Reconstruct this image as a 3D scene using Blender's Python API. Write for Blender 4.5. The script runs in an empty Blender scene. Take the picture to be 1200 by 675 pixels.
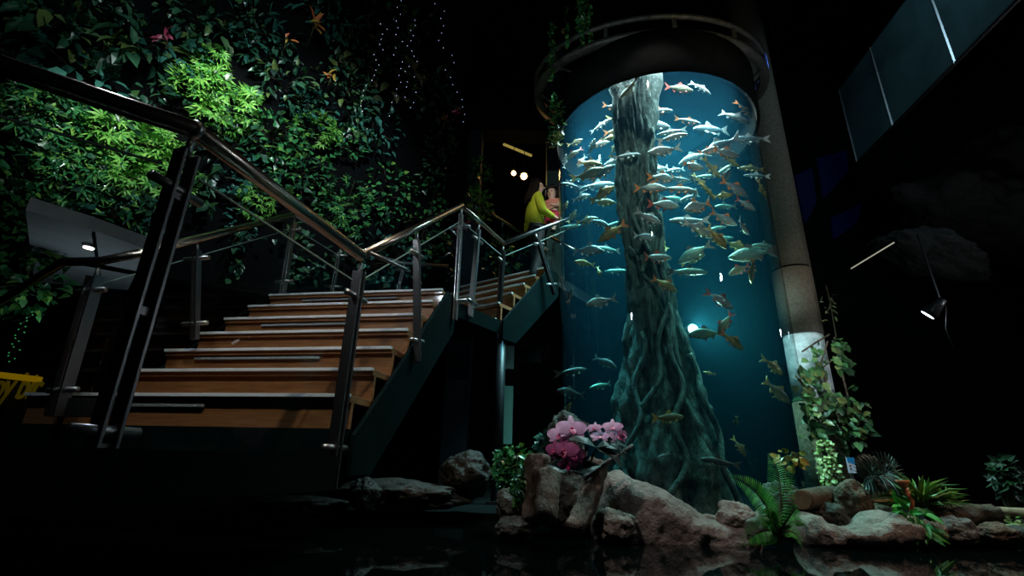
import bpy, math, random
from mathutils import Vector, Matrix, noise
C = bpy.context.scene.collection
SC = bpy.context.scene
random.seed(7)
PI = math.pi
V = Vector

# ---------------------------------------------------------------- camera
FPX = 570.0
PITCH = math.atan(FPX / 1590.0)
ROLL = math.radians(1.5)
EYE = V((0, 0, 0.45))
_R = V((1, 0, 0)); _F = V((0, math.cos(PITCH), math.sin(PITCH))); _U = V((0, -math.sin(PITCH), math.cos(PITCH)))
CR = _R * math.cos(ROLL) + _U * math.sin(ROLL)
CU = _U * math.cos(ROLL) - _R * math.sin(ROLL)
CF = _F
cd = bpy.data.cameras.new('camera'); cam = bpy.data.objects.new('camera', cd); C.objects.link(cam)
cd.sensor_width = 36; cd.lens = FPX * 36 / 1200; cd.clip_start = 0.02; cd.clip_end = 200
m = Matrix((CR, CU, -CF)).transposed().to_4x4(); m.translation = EYE
cam.matrix_world = m
SC.camera = cam

# ---------------------------------------------------------------- colour management, world
SC.view_settings.view_transform = 'Standard'
try: SC.view_settings.look = 'None'
except Exception: pass
SC.view_settings.exposure = 0.0; SC.view_settings.gamma = 1.0; SC.view_settings.use_curve_mapping = False
w = bpy.data.worlds.new('world'); SC.world = w; w.use_nodes = True
w.node_tree.nodes['Background'].inputs[0].default_value = (0.25, 0.4, 0.55, 1)
w.node_tree.nodes['Background'].inputs[1].default_value = 0.0025
SC.cycles.max_bounces = 6; SC.cycles.diffuse_bounces = 2; SC.cycles.glossy_bounces = 3
SC.cycles.transparent_max_bounces = 24; SC.cycles.volume_bounces = 0
SC.cycles.sample_clamp_indirect = 20.0; SC.cycles.caustics_reflective = False; SC.cycles.caustics_refractive = False
SC.cycles.use_denoising = True

# ---------------------------------------------------------------- lights
def spot(name, loc, tgt, energy, col=(1, 1, 1), ang=50, blend=.6, r=.05):
    l = bpy.data.lights.new(name, 'SPOT'); l.energy = energy; l.color = col
    l.spot_size = math.radians(ang); l.spot_blend = blend; l.shadow_soft_size = r
    o = bpy.data.objects.new(name, l); C.objects.link(o); o.location = loc
    o.rotation_euler = (V(tgt) - V(loc)).to_track_quat('-Z', 'Y').to_euler(); return o
def point(name, loc, energy, col=(1, 1, 1), r=.04):
    l = bpy.data.lights.new(name, 'POINT'); l.energy = energy; l.color = col; l.shadow_soft_size = r
    o = bpy.data.objects.new(name, l); C.objects.link(o); o.location = loc; return o
def area(name, loc, tgt, energy, col, sx, sy):
    l = bpy.data.lights.new(name, 'AREA'); l.energy = energy; l.color = col; l.shape = 'RECTANGLE'; l.size = sx; l.size_y = sy
    o = bpy.data.objects.new(name, l); C.objects.link(o); o.location = loc
    o.rotation_euler = (V(tgt) - V(loc)).to_track_quat('-Z', 'Y').to_euler(); return o
TX, TY, TR, TZ = 1.68, 5.03, 1.15, 4.2          # the tank: centre, radius, top of the clear wall
spot('plant_spotlight', (-1.6, 2.4, 5.6), (-3.75, 5.0, 4.75), 600, (.95, 1, .93), 24, .95, .05)
spot('plant_spotlight', (-2.3, 2.2, 5.4), (-4.45, 4.5, 3.75), 520, (.9, 1, .95), 30, .95, .05)
spot('plant_spotlight', (-1.6, 1.6, 5.2), (-4.3, 4.9, 5.9), 160, (.75, .95, 1), 60, .95, .05)  # extra spot added to lift the dark upper leaves
spot('plant_spotlight', (-.6, 2.6, 6.0), (-2.9, 5.7, 4.2), 560, (.8, .95, 1), 58, .95, .06)
spot('stair_spotlight', (-.3, .3, 4.3), (-1.2, 3.3, 1.05), 200, (1, .86, .66), 40, .8, .05)
spot('stair_spotlight', (-2.9, 2.0, 4.6), (-1.5, 3.8, 1.4), 90, (.85, .93, 1), 50, .8, .08)
def disk(name, loc, energy, col, sz, spread):
    l = bpy.data.lights.new(name, 'AREA'); l.energy = energy; l.color = col; l.shape = 'DISK'; l.size = sz; l.spread = math.radians(spread)
    o = bpy.data.objects.new(name, l); C.objects.link(o); o.location = loc; return o
disk('tank_top_light', (TX, TY, 4.68), 280, (.86, .95, 1), 2.0, 100)
spot('tank_top_light', (TX - .80, TY + .25, 4.66), (TX - .92, TY + .3, 0), 1100, (.2, .68, 1), 46, .95, .2)
spot('tank_top_light', (TX + .35, TY + .3, 4.66), (TX + .45, TY + .3, 0), 220, (.5, .85, 1), 60, .95, .2)
spot('tank_front_spotlight', (.4, 1.0, 6.8), (TX - .05, TY - .8, 3.35), 560, (1, .94, .82), 19, .8, .04)
spot('tank_front_spotlight', (-.4, .6, 4.2), (TX - .2, TY - .7, 1.6), 22, (.85, 1, .95), 24, .9, .04)
spot('rock_spotlight', (-.5, 1.4, 3.6), (1.05, 3.3, .2), 150, (1, .93, .9), 24, .6, .015)
spot('rock_spotlight', (3.6, 2.0, 3.4), (2.35, 3.6, .2), 105, (1, .66, .40), 36, .8, .05)
spot('column_spotlight', (3.2, 4.0, 3.9), (4.0, 6.2, 2.45), 34, (1, .85, .62), 50, .9, .05)
spot('column_spotlight', (3.5, 4.6, .9), (3.95, 6.2, 1.7), 42, (.8, .93, 1), 34, .8, .04)

# ---------------------------------------------------------------- materials
def mat(name, col, rough=.5, metal=0, emis=None, es=0, spec=None, var=0, vscale=8, bump=0, bscale=30, isl=None, coat=0, stretch=None, obj_coord=True, ramp=None):
    M = bpy.data.materials.new(name); M.use_nodes = True; nt = M.node_tree; b = nt.nodes['Principled BSDF']
    b.inputs['Base Color'].default_value = (*col, 1); b.inputs['Roughness'].default_value = rough; b.inputs['Metallic'].default_value = metal
    if spec is not None: b.inputs['Specular IOR Level'].default_value = spec
    if coat: b.inputs['Coat Weight'].default_value = coat; b.inputs['Coat Roughness'].default_value = .08
    if emis: b.inputs['Emission Color'].default_value = (*emis, 1); b.inputs['Emission Strength'].default_value = es
    N = nt.nodes.new; L = nt.links.new
    tc = N('ShaderNodeTexCoord'); mp = N('ShaderNodeMapping'); L(tc.outputs['Object'], mp.inputs[0])
    if stretch: mp.inputs['Scale'].default_value = stretch
    if isl:
        g = N('ShaderNodeNewGeometry'); cr = N('ShaderNodeValToRGB'); L(g.outputs['Random Per Island'], cr.inputs[0])
        e = cr.color_ramp.elements
        while len(e) < len(isl): e.new(.5)
        for i, c in enumerate(isl): e[i].position = i / (len(isl) - 1); e[i].color = (*c, 1)
        L(cr.outputs[0], b.inputs['Base Color'])
    elif var or ramp:
        n = N('ShaderNodeTexNoise'); n.inputs['Scale'].default_value = vscale; n.inputs['Detail'].default_value = 6; n.inputs['Roughness'].default_value = .65
        L(mp.outputs[0], n.inputs['Vector']); cr = N('ShaderNodeValToRGB'); L(n.outputs[0], cr.inputs[0]); e = cr.color_ramp.elements
        if ramp: c0, c1 = ramp
        else: c0 = tuple(x * (1 - var) for x in col); c1 = tuple(min(1, x * (1 + var)) for x in col)
        e[0].position = .32; e[0].color = (*c0, 1); e[1].position = .68; e[1].color = (*c1, 1); L(cr.outputs[0], b.inputs['Base Color'])
    if bump:
        n2 = N('ShaderNodeTexNoise'); n2.inputs['Scale'].default_value = bscale; n2.inputs['Detail'].default_value = 5
        L(mp.outputs[0], n2.inputs['Vector']); bp = N('ShaderNodeBump'); bp.inputs['Strength'].default_value = bump; bp.inputs['Distance'].default_value = .03
        n2.inputs['Roughness'].default_value = .65; L(n2.outputs[0], bp.inputs['Height']); L(bp.outputs[0], b.inputs['Normal'])
    return M
def thin_glass(name, tint, refl=1.0, rough=.02, ior=1.45):
    M = bpy.data.materials.new(name); M.use_nodes = True; nt = M.node_tree; nt.nodes.clear(); N = nt.nodes.new; L = nt.links.new
    o = N('ShaderNodeOutputMaterial'); mx = N('ShaderNodeMixShader'); t = N('ShaderNodeBsdfTransparent'); g = N('ShaderNodeBsdfGlossy'); fr = N('ShaderNodeFresnel'); mu = N('ShaderNodeMath')
    t.inputs[0].default_value = (*tint, 1); g.inputs['Roughness'].default_value = rough; fr.inputs[0].default_value = ior
    mu.operation = 'MULTIPLY'; mu.inputs[1].default_value = refl
    ge = N('ShaderNodeNewGeometry'); iv = N('ShaderNodeMath'); iv.operation = 'SUBTRACT'; iv.inputs[0].default_value = 1; m2 = N('ShaderNodeMath'); m2.operation = 'MULTIPLY'
    L(ge.outputs['Backfacing'], iv.inputs[1]); L(fr.outputs[0], mu.inputs[0]); L(mu.outputs[0], m2.inputs[0]); L(iv.outputs[0], m2.inputs[1]); L(m2.outputs[0], mx.inputs[0]); L(t.outputs[0], mx.inputs[1]); L(g.outputs[0], mx.inputs[2]); L(mx.outputs[0], o.inputs[0]); return M
def water_volume(name):
    M = bpy.data.materials.new(name); M.use_nodes = True; nt = M.node_tree; nt.nodes.clear(); N = nt.nodes.new; L = nt.links.new
    o = N('ShaderNodeOutputMaterial'); a = N('ShaderNodeAddShader'); s = N('ShaderNodeVolumeScatter'); ab = N('ShaderNodeVolumeAbsorption')
    s.inputs['Color'].default_value = (.10, .60, 1, 1); s.inputs['Density'].default_value = .015; s.inputs['Anisotropy'].default_value = .35
    ab.inputs['Color'].default_value = (.28, .82, .76, 1); ab.inputs['Density'].default_value = .55
    L(s.outputs[0], a.inputs[0]); L(ab.outputs[0], a.inputs[1]); L(a.outputs[0], o.inputs['Volume']); return M
M = {}
M['black'] = mat('matte_black', (.003, .0035, .004), .9, spec=.05)
M['darkwall'] = mat('dark_wall', (.006, .007, .008), .8, var=.5, vscale=3, spec=.1)
M['navy'] = mat('navy_painted_wall', (.022, .03, .045), .6, var=.2)
M['darkfloor'] = mat('dark_floor', (.004, .0045, .0045), .7, var=.4, spec=.1)
M['steel'] = mat('brushed_steel', (.50, .51, .52), .36, 1, bump=.05, bscale=90)
M['railsteel'] = mat('polished_rail_steel', (.55, .49, .41), .27, 1)
M['poststeel'] = mat('satin_post_steel', (.20, .20, .21), .34, 1)
M['darksteel'] = mat('dark_painted_steel', (.035, .037, .04), .4, .6, var=.3)
M['ringsteel'] = mat('ring_steel', (.10, .10, .09), .5, .4, var=.5, vscale=14)
M['wood'] = mat('stained_wood', (.25, .10, .045), .38, ramp=((.20, .085, .035), (.36, .17, .07)), vscale=5, stretch=(1, 1, 14), bump=.08, bscale=25, coat=.25)
M['nosing'] = mat('aluminium_nosing', (.85, .93, 1), .5, .1)
M['grip'] = mat('ribbed_aluminium', (.35, .42, .46), .45, .6, bump=.6, bscale=120)
M['tealsteel'] = mat('teal_painted_steel', (.0025, .009, .0095), .5, 0, var=.3, vscale=6, spec=.05)
M['glass'] = thin_glass('clear_balustrade_glass', (.94, .97, .965), .35)
M['tankglass'] = thin_glass('tank_acrylic', (.93, .985, .985), 1.0)
M['glassedge'] = mat('glass_edge', (.35, .5, .45), .3)
M['water'] = water_volume('tank_water')
M['trunk'] = mat('tank_trunk_bark', (.16, .24, .21), .75, ramp=((.010, .019, .017), (.17, .23, .20)), vscale=11, stretch=(1.4, 1.4, .7), bump=1, bscale=26)
M['rock'] = mat('sandstone_boulder', (.24, .17, .14), .7, ramp=((.17, .115, .10), (.40, .31, .275)), vscale=6, bump=1, bscale=26)
M['greyrock'] = mat('grey_stone', (.17, .155, .14), .7, ramp=((.08, .07, .06), (.26, .24, .22)), vscale=7, bump=1, bscale=26)
M['darkrock'] = mat('dark_wet_rock', (.05, .042, .034), .5, ramp=((.018, .016, .013), (.085, .07, .055)), vscale=8, bump=1, bscale=26)
M['log'] = mat('log_bark', (.13, .075, .045), .8, ramp=((.045, .025, .015), (.2, .12, .075)), vscale=9, stretch=(1, 1, 1), bump=1, bscale=22)
M['cutwood'] = mat('cut_wood', (.38, .24, .14), .7, var=.25, vscale=20, bump=.3)
M['drift'] = mat('pale_driftwood', (.25, .18, .14), .7, ramp=((.09, .055, .04), (.34, .27, .22)), vscale=8, bump=1, bscale=26)
M['concrete'] = mat('column_concrete', (.23, .20, .155), .8, var=.3, vscale=30, bump=.3, bscale=60)
M['whitewrap'] = mat('white_column_base', (.55, .6, .62), .85, var=.35, vscale=7, bump=.4)
M['grnpanel'] = mat('pale_green_panel', (.20, .34, .30), .5, var=.06)
M['greypanel'] = mat('grey_ceiling_panel', (.22, .24, .25), .6, var=.1)
M['stem'] = mat('plant_stem', (.05, .045, .02), .7)
G = lambda *c: [tuple(x) for x in c]
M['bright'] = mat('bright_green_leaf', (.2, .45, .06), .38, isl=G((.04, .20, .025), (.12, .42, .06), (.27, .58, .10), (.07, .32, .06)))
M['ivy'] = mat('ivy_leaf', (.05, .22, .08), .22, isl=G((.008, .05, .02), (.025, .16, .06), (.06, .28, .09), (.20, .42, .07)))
M['tealleaf'] = mat('blue_green_leaf', (.04, .17, .13), .2, isl=G((.012, .06, .045), (.03, .14, .11), (.06, .22, .17)))
M['broad'] = mat('broad_green_leaf', (.04, .15, .08), .3, isl=G((.015, .06, .035), (.035, .15, .08), (.07, .20, .10), (.16, .22, .05)))
M['pale'] = mat('pale_olive_leaf', (.2, .26, .1), .4, isl=G((.07, .10, .05), (.18, .24, .08), (.26, .24, .14)))
M['varieg'] = mat('variegated_leaf', (.4, .5, .15), .4, isl=G((.12, .24, .05), (.42, .50, .16), (.6, .62, .3), (.2, .34, .06)))
M['fern'] = mat('fern_leaf', (.05, .28, .05), .5, isl=G((.015, .13, .02), (.035, .28, .03), (.08, .38, .04)))
M['dimleaf'] = mat('shaded_leaf', (.02, .08, .03), .5, isl=G((.005, .02, .008), (.012, .05, .02), (.02, .07, .02)))  # leaf greens darkened, painting in the dim light at far right
M['ledgerock'] = mat('shaded_ledge_rock', (.012, .011, .010), .8, ramp=((.004, .004, .004), (.02, .018, .017)), vscale=8, bump=1, bscale=14)  # rock tones blackened to paint in the dimness of the ledge
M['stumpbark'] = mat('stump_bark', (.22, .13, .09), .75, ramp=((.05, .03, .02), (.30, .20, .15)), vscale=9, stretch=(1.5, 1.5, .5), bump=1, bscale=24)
M['bankrock'] = mat('shaded_bank_rock', (.025, .02, .017), .6, ramp=((.008, .007, .006), (.045, .037, .03)), vscale=8, bump=1, bscale=14)  # wet rock tones darkened, painting in dim light on the bank
M['brownrock'] = mat('brown_stone', (.2, .12, .08), .8, ramp=((.09, .05, .03), (.24, .15, .10)), vscale=7, bump=1, bscale=22)
M['palm'] = mat('dark_palm_leaf', (.02, .04, .03), .4, isl=G((.012, .022, .018), (.03, .05, .04)))
M['red'] = mat('red_bract', (.55, .06, .05), .4, isl=G((.45, .03, .04), (.6, .16, .04), (.4, .3, .05)))
M['pinkred'] = mat('rose_bract', (.5, .05, .12), .4, isl=G((.4, .03, .08), (.6, .12, .2)))
M['petal'] = mat('orchid_petal', (.72, .30, .56), .45, isl=G((.62, .22, .54), (.82, .58, .80), (.70, .36, .64)))
M['petaldark'] = mat('deep_pink_petal', (.45, .08, .16), .45, isl=G((.36, .05, .17), (.48, .12, .28)))
M['lip'] = mat('orchid_lip', (.55, .04, .16), .4)
M['warmbulb'] = mat('warm_bulb', (1, .7, .3), .5, emis=(1, .52, .13), es=22)
M['whitebulb'] = mat('white_bulb', (1, 1, 1), .5, emis=(.75, .9, 1), es=8)
M['fairy'] = mat('fairy_bulb', (1, 1, 1), .5, emis=(.55, .6, 1), es=.9)
M['greendot'] = mat('green_dot', (.1, .5, .2), .5, emis=(.05, .5, .15), es=.35)
M['yellowtube'] = mat('yellow_tube', (.8, .7, .3), .5, emis=(.55, .42, .10), es=.45)
M['dimtube'] = mat('dim_tube', (.5, .45, .3), .5, emis=(.45, .38, .2), es=.08)
M['striplight'] = mat('strip_light', (.8, .75, .6), .5, emis=(.75, .66, .5), es=.35)
M['bluelit'] = mat('blue_wall_glow', (.0, .002, .02), .5, emis=(.012, .012, .20), es=.02)  # emissive stand-in for blue light on the wall
M['bluering'] = mat('blue_lit_strip', (.05, .1, .4), .5, emis=(.10, .22, .9), es=.75)
M['tealglass'] = mat('dark_teal_glass', (.035, .07, .078), .3, emis=None, spec=.6, var=.4, vscale=1.2)
M['yellow'] = mat('glowing_yellow_paint', (.75, .46, .01), .5, emis=(.75, .42, .0), es=.16)  # faint emission in the paint, in place of light falling on it
M['yellowdim'] = mat('glowing_yellow_lettering', (.5, .36, .02), .5, emis=(.5, .33, .0), es=.04)  # lettering glows slightly too, light put into its colour
M['signboard'] = mat('dark_sign_board', (.014, .013, .006), .6)

# ---------------------------------------------------------------- mesh building
def wl(o):
    p = V((0, 0, 0))
    while o: p += V(o.location); o = o.parent
    return p
class MB:
    def __init__(s): s.v = []; s.f = []
    def add(s, v, f):
        n = len(s.v); s.v += [tuple(x) for x in v]; s.f += [tuple(i + n for i in q) for q in f]; return s
    def box(s, c, size, ax=None):
        c = V(c); X, Y, Z = ax if ax else (V((1, 0, 0)), V((0, 1, 0)), V((0, 0, 1)))
        hx, hy, hz = [x / 2 for x in size]; v = []
        for i in (-1, 1):
            for j in (-1, 1):
                for k in (-1, 1): v.append(c + X * i * hx + Y * j * hy + Z * k * hz)
        return s.add(v, [(0, 1, 3, 2), (4, 6, 7, 5), (0, 4, 5, 1), (2, 3, 7, 6), (0, 2, 6, 4), (1, 5, 7, 3)])
    def bar(s, p, q, w_, t_, side=(0, 0, 1)):
        p = V(p); q = V(q); Z = (q - p); l = Z.length; Z.normalize(); X = V(side); X = X - Z * X.dot(Z)
        if X.length < 1e-4: X = Z.orthogonal()
        X.normalize(); Y = Z.cross(X); return s.box((p + q) / 2, (w_, t_, l), (X, Y, Z))
    def tube(s, pts, r, seg=10, cap=True):
        pts = [V(p) for p in pts]; n = len(pts); rr = r if isinstance(r, (list, tuple)) else [r] * n; rings = []; X = None
        for i in range(n):
            T = (pts[min(i + 1, n - 1)] - pts[max(i - 1, 0)])
            if T.length < 1e-7: T = V((0, 0, 1))
            T.normalize()
            if X is None: X = T.orthogonal().normalized()
            X = X - T * X.dot(T)
            if X.length < 1e-5: X = T.orthogonal()
            X.normalize(); Y = T.cross(X)
            rings.append([pts[i] + (X * math.cos(a) + Y * math.sin(a)) * rr[i] for a in [2 * PI * k / seg for k in range(seg)]])
        return s.loft(rings, cap)
    def loft(s, rings, cap=True, close=True):
        seg = len(rings[0]); v = [p for r in rings for p in r]; f = []
        for i in range(len(rings) - 1):
            for k in range(seg if close else seg - 1):
                k2 = (k + 1) % seg; f.append((i * seg + k, i * seg + k2, (i + 1) * seg + k2, (i + 1) * seg + k))
        if cap: f.append(tuple(range(seg))[::-1]); f.append(tuple((len(rings) - 1) * seg + k for k in range(seg)))
        return s.add(v, f)
    def sphere(s, c, r, seg=12, rings=8, sc=(1, 1, 1)):
        c = V(c); R = []
        for i in range(1, rings):
            a = PI * i / rings
            R.append([c + V((r * sc[0] * math.sin(a) * math.cos(b), r * sc[1] * math.sin(a) * math.sin(b), r * sc[2] * math.cos(a))) for b in [2 * PI * k / seg for k in range(seg)]])
        return s.loft(R)
    def prism(s, outline, off):
        n = len(outline); o = V(off); a = [V(p) for p in outline]; v = a + [p + o for p in a]
        return s.add(v, [tuple(range(n))[::-1], tuple(range(n, 2 * n))] + [(i, (i + 1) % n, n + (i + 1) % n, n + i) for i in range(n)])
    def build(s, name, m, parent=None, smooth=False, org=None, bevel=0):
        base = wl(parent) if parent else V(org if org is not None else (0, 0, 0))
        me = bpy.data.meshes.new(name); me.from_pydata([tuple(V(p) - base) for p in s.v], [], s.f); me.update()
        if smooth: me.polygons.foreach_set('use_smooth', [True] * len(me.polygons))
        o = bpy.data.objects.new(name, me); C.objects.link(o); me.materials.append(M[m] if isinstance(m, str) else m)
        if parent: o.parent = parent
        else: o.location = base
        if bevel:
            b = o.modifiers.new('bevel', 'BEVEL'); b.width = bevel; b.segments = 2; b.limit_method = 'ANGLE'
        return o
def tag(o, label, cat, group=None, kind=None):
    if label: o['label'] = label
    if cat: o['category'] = cat
    if group: o['group'] = group
    if kind: o['kind'] = kind
    return o
def thing(name, label, cat, loc=(0, 0, 0), group=None):
    o = bpy.data.objects.new(name, None); o.empty_display_size = .1; C.objects.link(o); o.location = loc
    return tag(o, label, cat, group)
def struct(o): o['kind'] = 'structure'; return o
def ray(px, py): return (CR * ((px - 600) / FPX) + CU * ((337.5 - py) / FPX) + CF)
def PD(px, py, D): d = ray(px, py); return EYE + d * (D / d.y)
def PZ(px, py, z): d = ray(px, py); return EYE + d * ((z - EYE.z) / d.z)
def PW(px, py, a, b):                             # meets the vertical plane through plan points a, b
    d = ray(px, py); n = V((b[1] - a[1], a[0] - b[0], 0)); return EYE + d * (n.dot(V((a[0], a[1], 0)) - EYE) / n.dot(d))
def to_px(P):
    q = V(P) - EYE; z = q.dot(CF); return 600 + FPX * q.dot(CR) / z, 337.5 - FPX * q.dot(CU) / z

# ---------------------------------------------------------------- the setting
struct(MB().box((1.5, 6, -.6), (26, 18, .1)).build('floor', 'darkfloor'))
def slab(name, pts, z0, z1, m): return struct(MB().prism([V((x, y, z0)) for x, y in pts], (0, 0, z1 - z0)).build(name, m))
slab('ground_floor', [(-9, 4.3), (.3, 4.3), (.5, 3.75), (6, 4.1), (10, 4.3), (10, 14), (-9, 14)], -.55, .06, 'darkfloor')
struct(MB().box((1.5, 13, 5), (26, .2, 14)).build('wall_back', 'black'))
struct(MB().box((-8.2, 6, 5), (.2, 18, 14)).build('wall_left', 'black'))
struct(MB().box((9.5, 6, 5), (.2, 18, 14)).build('wall_right', 'black'))
struct(MB().box((1.5, 6, 10.5), (26, 18, .2)).build('ceiling', 'black'))
struct(MB().box((7.3, 8.4, 5), (5.0, .2, 10)).build('wall_gallery', 'black'))
# pond: a still black mirror
pm = bpy.data.materials.new('pond_water'); pm.use_nodes = True; b = pm.node_tree.nodes['Principled BSDF']
b.inputs['Base Color'].default_value = (.002, .003, .003, 1); b.inputs['Roughness'].default_value = .03; b.inputs['IOR'].default_value = 1.33
n = pm.node_tree.nodes.new('ShaderNodeTexNoise'); n.inputs['Scale'].default_value = 5; bp = pm.node_tree.nodes.new('ShaderNodeBump'); bp.inputs['Strength'].default_value = .06; bp.inputs['Distance'].default_value = .02
pm.node_tree.links.new(n.outputs[0], bp.inputs['Height']); pm.node_tree.links.new(bp.outputs[0], b.inputs['Normal'])
struct(MB().box((1, 1.9, -.01), (20, 5.2, .02)).build('pond_water', pm))

# plant wall backing
WA, WB = (-5.2, 4.0), (-.9, 7.0)
wd = V((WB[0] - WA[0], WB[1] - WA[1], 0)).normalized(); wn = V((-wd.y, wd.x, 0))   # wn points away from camera
if wn.y < 0: wn = -wn
p0 = V((*WA, 0)) - wd * 3; p1 = V((*WB, 0)) + wd * .1
struct(MB().prism([p0 + wn * .12 + V((0, 0, 2.3)), p1 + wn * .12 + V((0, 0, 2.3)), p1 + wn * .3 + V((0, 0, 2.3)), p0 + wn * .3 + V((0, 0, 2.3))], (0, 0, 7.5)).build('wall_plants', 'black'))

# soffit with downlight behind the left balustrade
sz = 2.3
sp = [PZ(x, y, sz) for x, y in ((30, 246), (104, 268), (172, 292), (150, 340), (40, 330))]
struct(MB().prism([V((p.x, p.y, sz)) for p in sp], (0, 0, .12)).build('ceiling_soffit', 'greypanel'))
a_, b_ = PZ(110, 272, sz), PZ(117, 322, sz)
struct(MB().bar(a_ - V((0, 0, .01)), b_ - V((0, 0, .01)), .03, .02).build('trim_1', 'black'))
q = PZ(105, 287, sz)
t = thing('ceiling_downlight', 'small round white downlight set in the grey soffit behind the left handrail', 'light', q - V((0, 0, .02)))
MB().tube([q - V((0, 0, .03)), q + V((0, 0, .01))], .055, 20).build('rim', 'steel', t)
MB().tube([q - V((0, 0, .036)), q - V((0, 0, .005))], .042, 20).build('lens', mat('downlight_lens', (1, 1, 1), .5, emis=(1, .9, .78), es=5), t)
area('soffit_fill_light', PD(95, 400, 4.6), PD(95, 295, 4.6), 2.2, (.75, .9, 1), .5, .5)  # unseen area light added below to brighten the soffit

# back doorway: columns, lintel, green panel
def upright(name, xl, xr, yt, yb, D, dep, m, label=None, cat=None, zb=None):
    a = PD(xl, yb, D); c = PD(xr, yb, D); z1 = PD((xl + xr) / 2, yt, D).z; z0 = a.z if zb is None else zb
    return MB().prism([V((a.x, D, z0)), V((c.x, D, z0)), V((c.x, D + dep, z0)), V((a.x, D + dep, z0))], (0, 0, z1 - z0)).build(name, m)
struct(upright('wall_column', 530, 556, 118, 330, 7.4, .4, 'navy', zb=.06))
struct(upright('trim_2', 528, 668, 118, 150, 7.35, .4, 'black'))
struct(upright('wall_panel', 641, 662, 200, 345, 7.6, .3, 'grnpanel'))
struct(upright('wall_navy', 641, 662, 60, 200, 7.62, .3, 'navy'))
struct(upright('wall_passage', 520, 720, 60, 500, 11.0, .2, 'darkwall', zb=.06))
for k, (xa, ya, xb, yb, mm, lb) in enumerate(((590, 169, 623, 182.5, 'yellowtube', 'slanting yellow fluorescent tube above the two warm bulbs'), (591, 161, 618, 161, 'dimtube', 'dim horizontal tube light just above the slanting yellow one'))):
    A, B = PD(xa, ya, 8.6), PD(xb, yb, 8.9 if k == 0 else 8.6)
    t = thing('tube_light', lb + ' in the doorway', 'light', (A + B) / 2, 'tube lights in the doorway')
    MB().tube([A, B], .028, 8).build('tube', mm, t, True)
    MB().bar(A + V((0, 0, .05)), B + V((0, 0, .05)), .05, .07).build('housing', 'darksteel', t)
    for e in (A, B): MB().tube([e + V((0, 0, .05)), V((e.x, e.y, 10.4))], .006, 6).build('hanger', 'black', t)
for (x, y, r, lb) in ((602, 203, .045, 'smaller warm bare bulb hanging left in the dark doorway'), (614, 206.5, .062, 'larger warm glowing bulb hanging right over the woman')):
    p = PD(x, y, 7.9); t = thing('pendant_bulb', lb, 'lamp', p, 'warm bulbs in the doorway')
    MB().sphere(p, r, 14, 10).build('bulb', 'warmbulb', t, True)
    MB().tube([p + V((0, 0, r * .7)), p + V((0, 0, r + .08))], .022, 10).build('socket', 'black', t, True)
    MB().tube([p + V((0, 0, r + .08)), V((p.x, p.y, 10.4))], .006, 6).build('cord', 'black', t)
    point('bulb_glow', p - V((0, .12, 0)), 1.0, (1, .62, .25), .05)

# ---------------------------------------------------------------- walkway, stairs, landing
RISE, RUN = .19, .244
SA = V((math.cos(-.171), math.sin(-.171), 0)); SB = V((-SA.y, SA.x, 0))
N2 = V((-.878, 2.75, .781)); SW = 1.744
FLOOR = .46
def nose(i, k=0.0): return N2 + SB * RUN * (i - 2) + V((0, 0, RISE * (i - 2))) - SA * SW * k
edge0, edge1 = V((-1.42, .45, 0)), V((-.86, 2.62, 0))
slab('floor_walkway', [(edge0.x, edge0.y), (edge1.x, edge1.y), (nose(1).x, nose(1).y + .02), (-4.6, 3.3), (-4.6, .45)], .30, FLOOR, 'black')
def flight(name, label, o, A, B, width, first, count, extra, grips):
    t = thing(name, label, 'stairs', o)
    for i in range(count):
        wd_ = width + extra.get(i, 0)
        r0 = o + B * RUN * i + V((0, 0, RISE * (i - 1)))
        mid = r0 - A * wd_ / 2
        MB().box(mid + B * .035 + V((0, 0, RISE / 2 - .02)), (wd_, .03, RISE - .03), (A, B, V((0, 0, 1)))).build('riser', 'wood', t, bevel=.003)
        tr = MB().box(mid + B * (RUN / 2 + .01) + V((0, 0, RISE - .022)), (wd_, RUN + .03, .04), (A, B, V((0, 0, 1)))).build('tread', 'wood', t, bevel=.003)
        MB().box(mid - B * .008 + V((0, 0, RISE - .005)), (wd_, .03, .02), (A, B, V((0, 0, 1)))).build('nosing_strip', 'nosing', tr, bevel=.002)
        if i in grips:
            k0, k1 = grips[i]; c = r0 - A * wd_ * (k0 + k1) / 2
            MB().box(c + B * .005 + V((0, 0, RISE * .66)), (wd_ * (k1 - k0), .016, .018), (A, B, V((0, 0, 1)))).build('grip_strip', 'grip', tr, bevel=.003)
    for k in (0, 1):
        s0 = o - A * (width * k + (.03 if k else -.03)); up = B * RUN + V((0, 0, RISE)); n_ = count - 1
        ol = [s0 + V((0, 0, -.02)) - V((0, 0, RISE)), s0 + up * n_ + V((0, 0, -.02)), s0 + up * n_ + B * RUN + V((0, 0, -.02)), s0 + up * n_ + B * RUN + V((0, 0, -.34)), s0 + B * .25 + V((0, 0, -.42)), s0 + V((0, 0, -.42))]
        st = MB().prism(ol, A * (-.025 if k else .025)).build('stringer', 'tealsteel', t, bevel=.004)
    return t
lower = flight('staircase', 'wide wooden staircase with metal nosings rising from the walkway to the landing', N2, SA, SB, SW, 2, 7, {0: .42}, {0: (.42, .78), 2: (.30, .86), 4: (.3, .8), 6: (.25, .8)})
slab('floor_step', [(N2.x, N2.y), (N2.x + SB.x * .3, N2.y + SB.y * .3), (N2.x + SB.x * .3 - SA.x * 2.2, N2.y + SB.y * .3 - SA.y * 2.2), (N2.x - SA.x * 2.2, N2.y - SA.y * 2.2)], FLOOR, .60, 'tealsteel')
LZ = nose(8).z
L0 = nose(8) + SB * .23; L1 = nose(8, 1) + SB * .23
F2 = V((-.13, 5.12, LZ)); FB = V((.58, .82, 0)).normalized(); FA = V((FB.y, -FB.x, 0))
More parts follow.
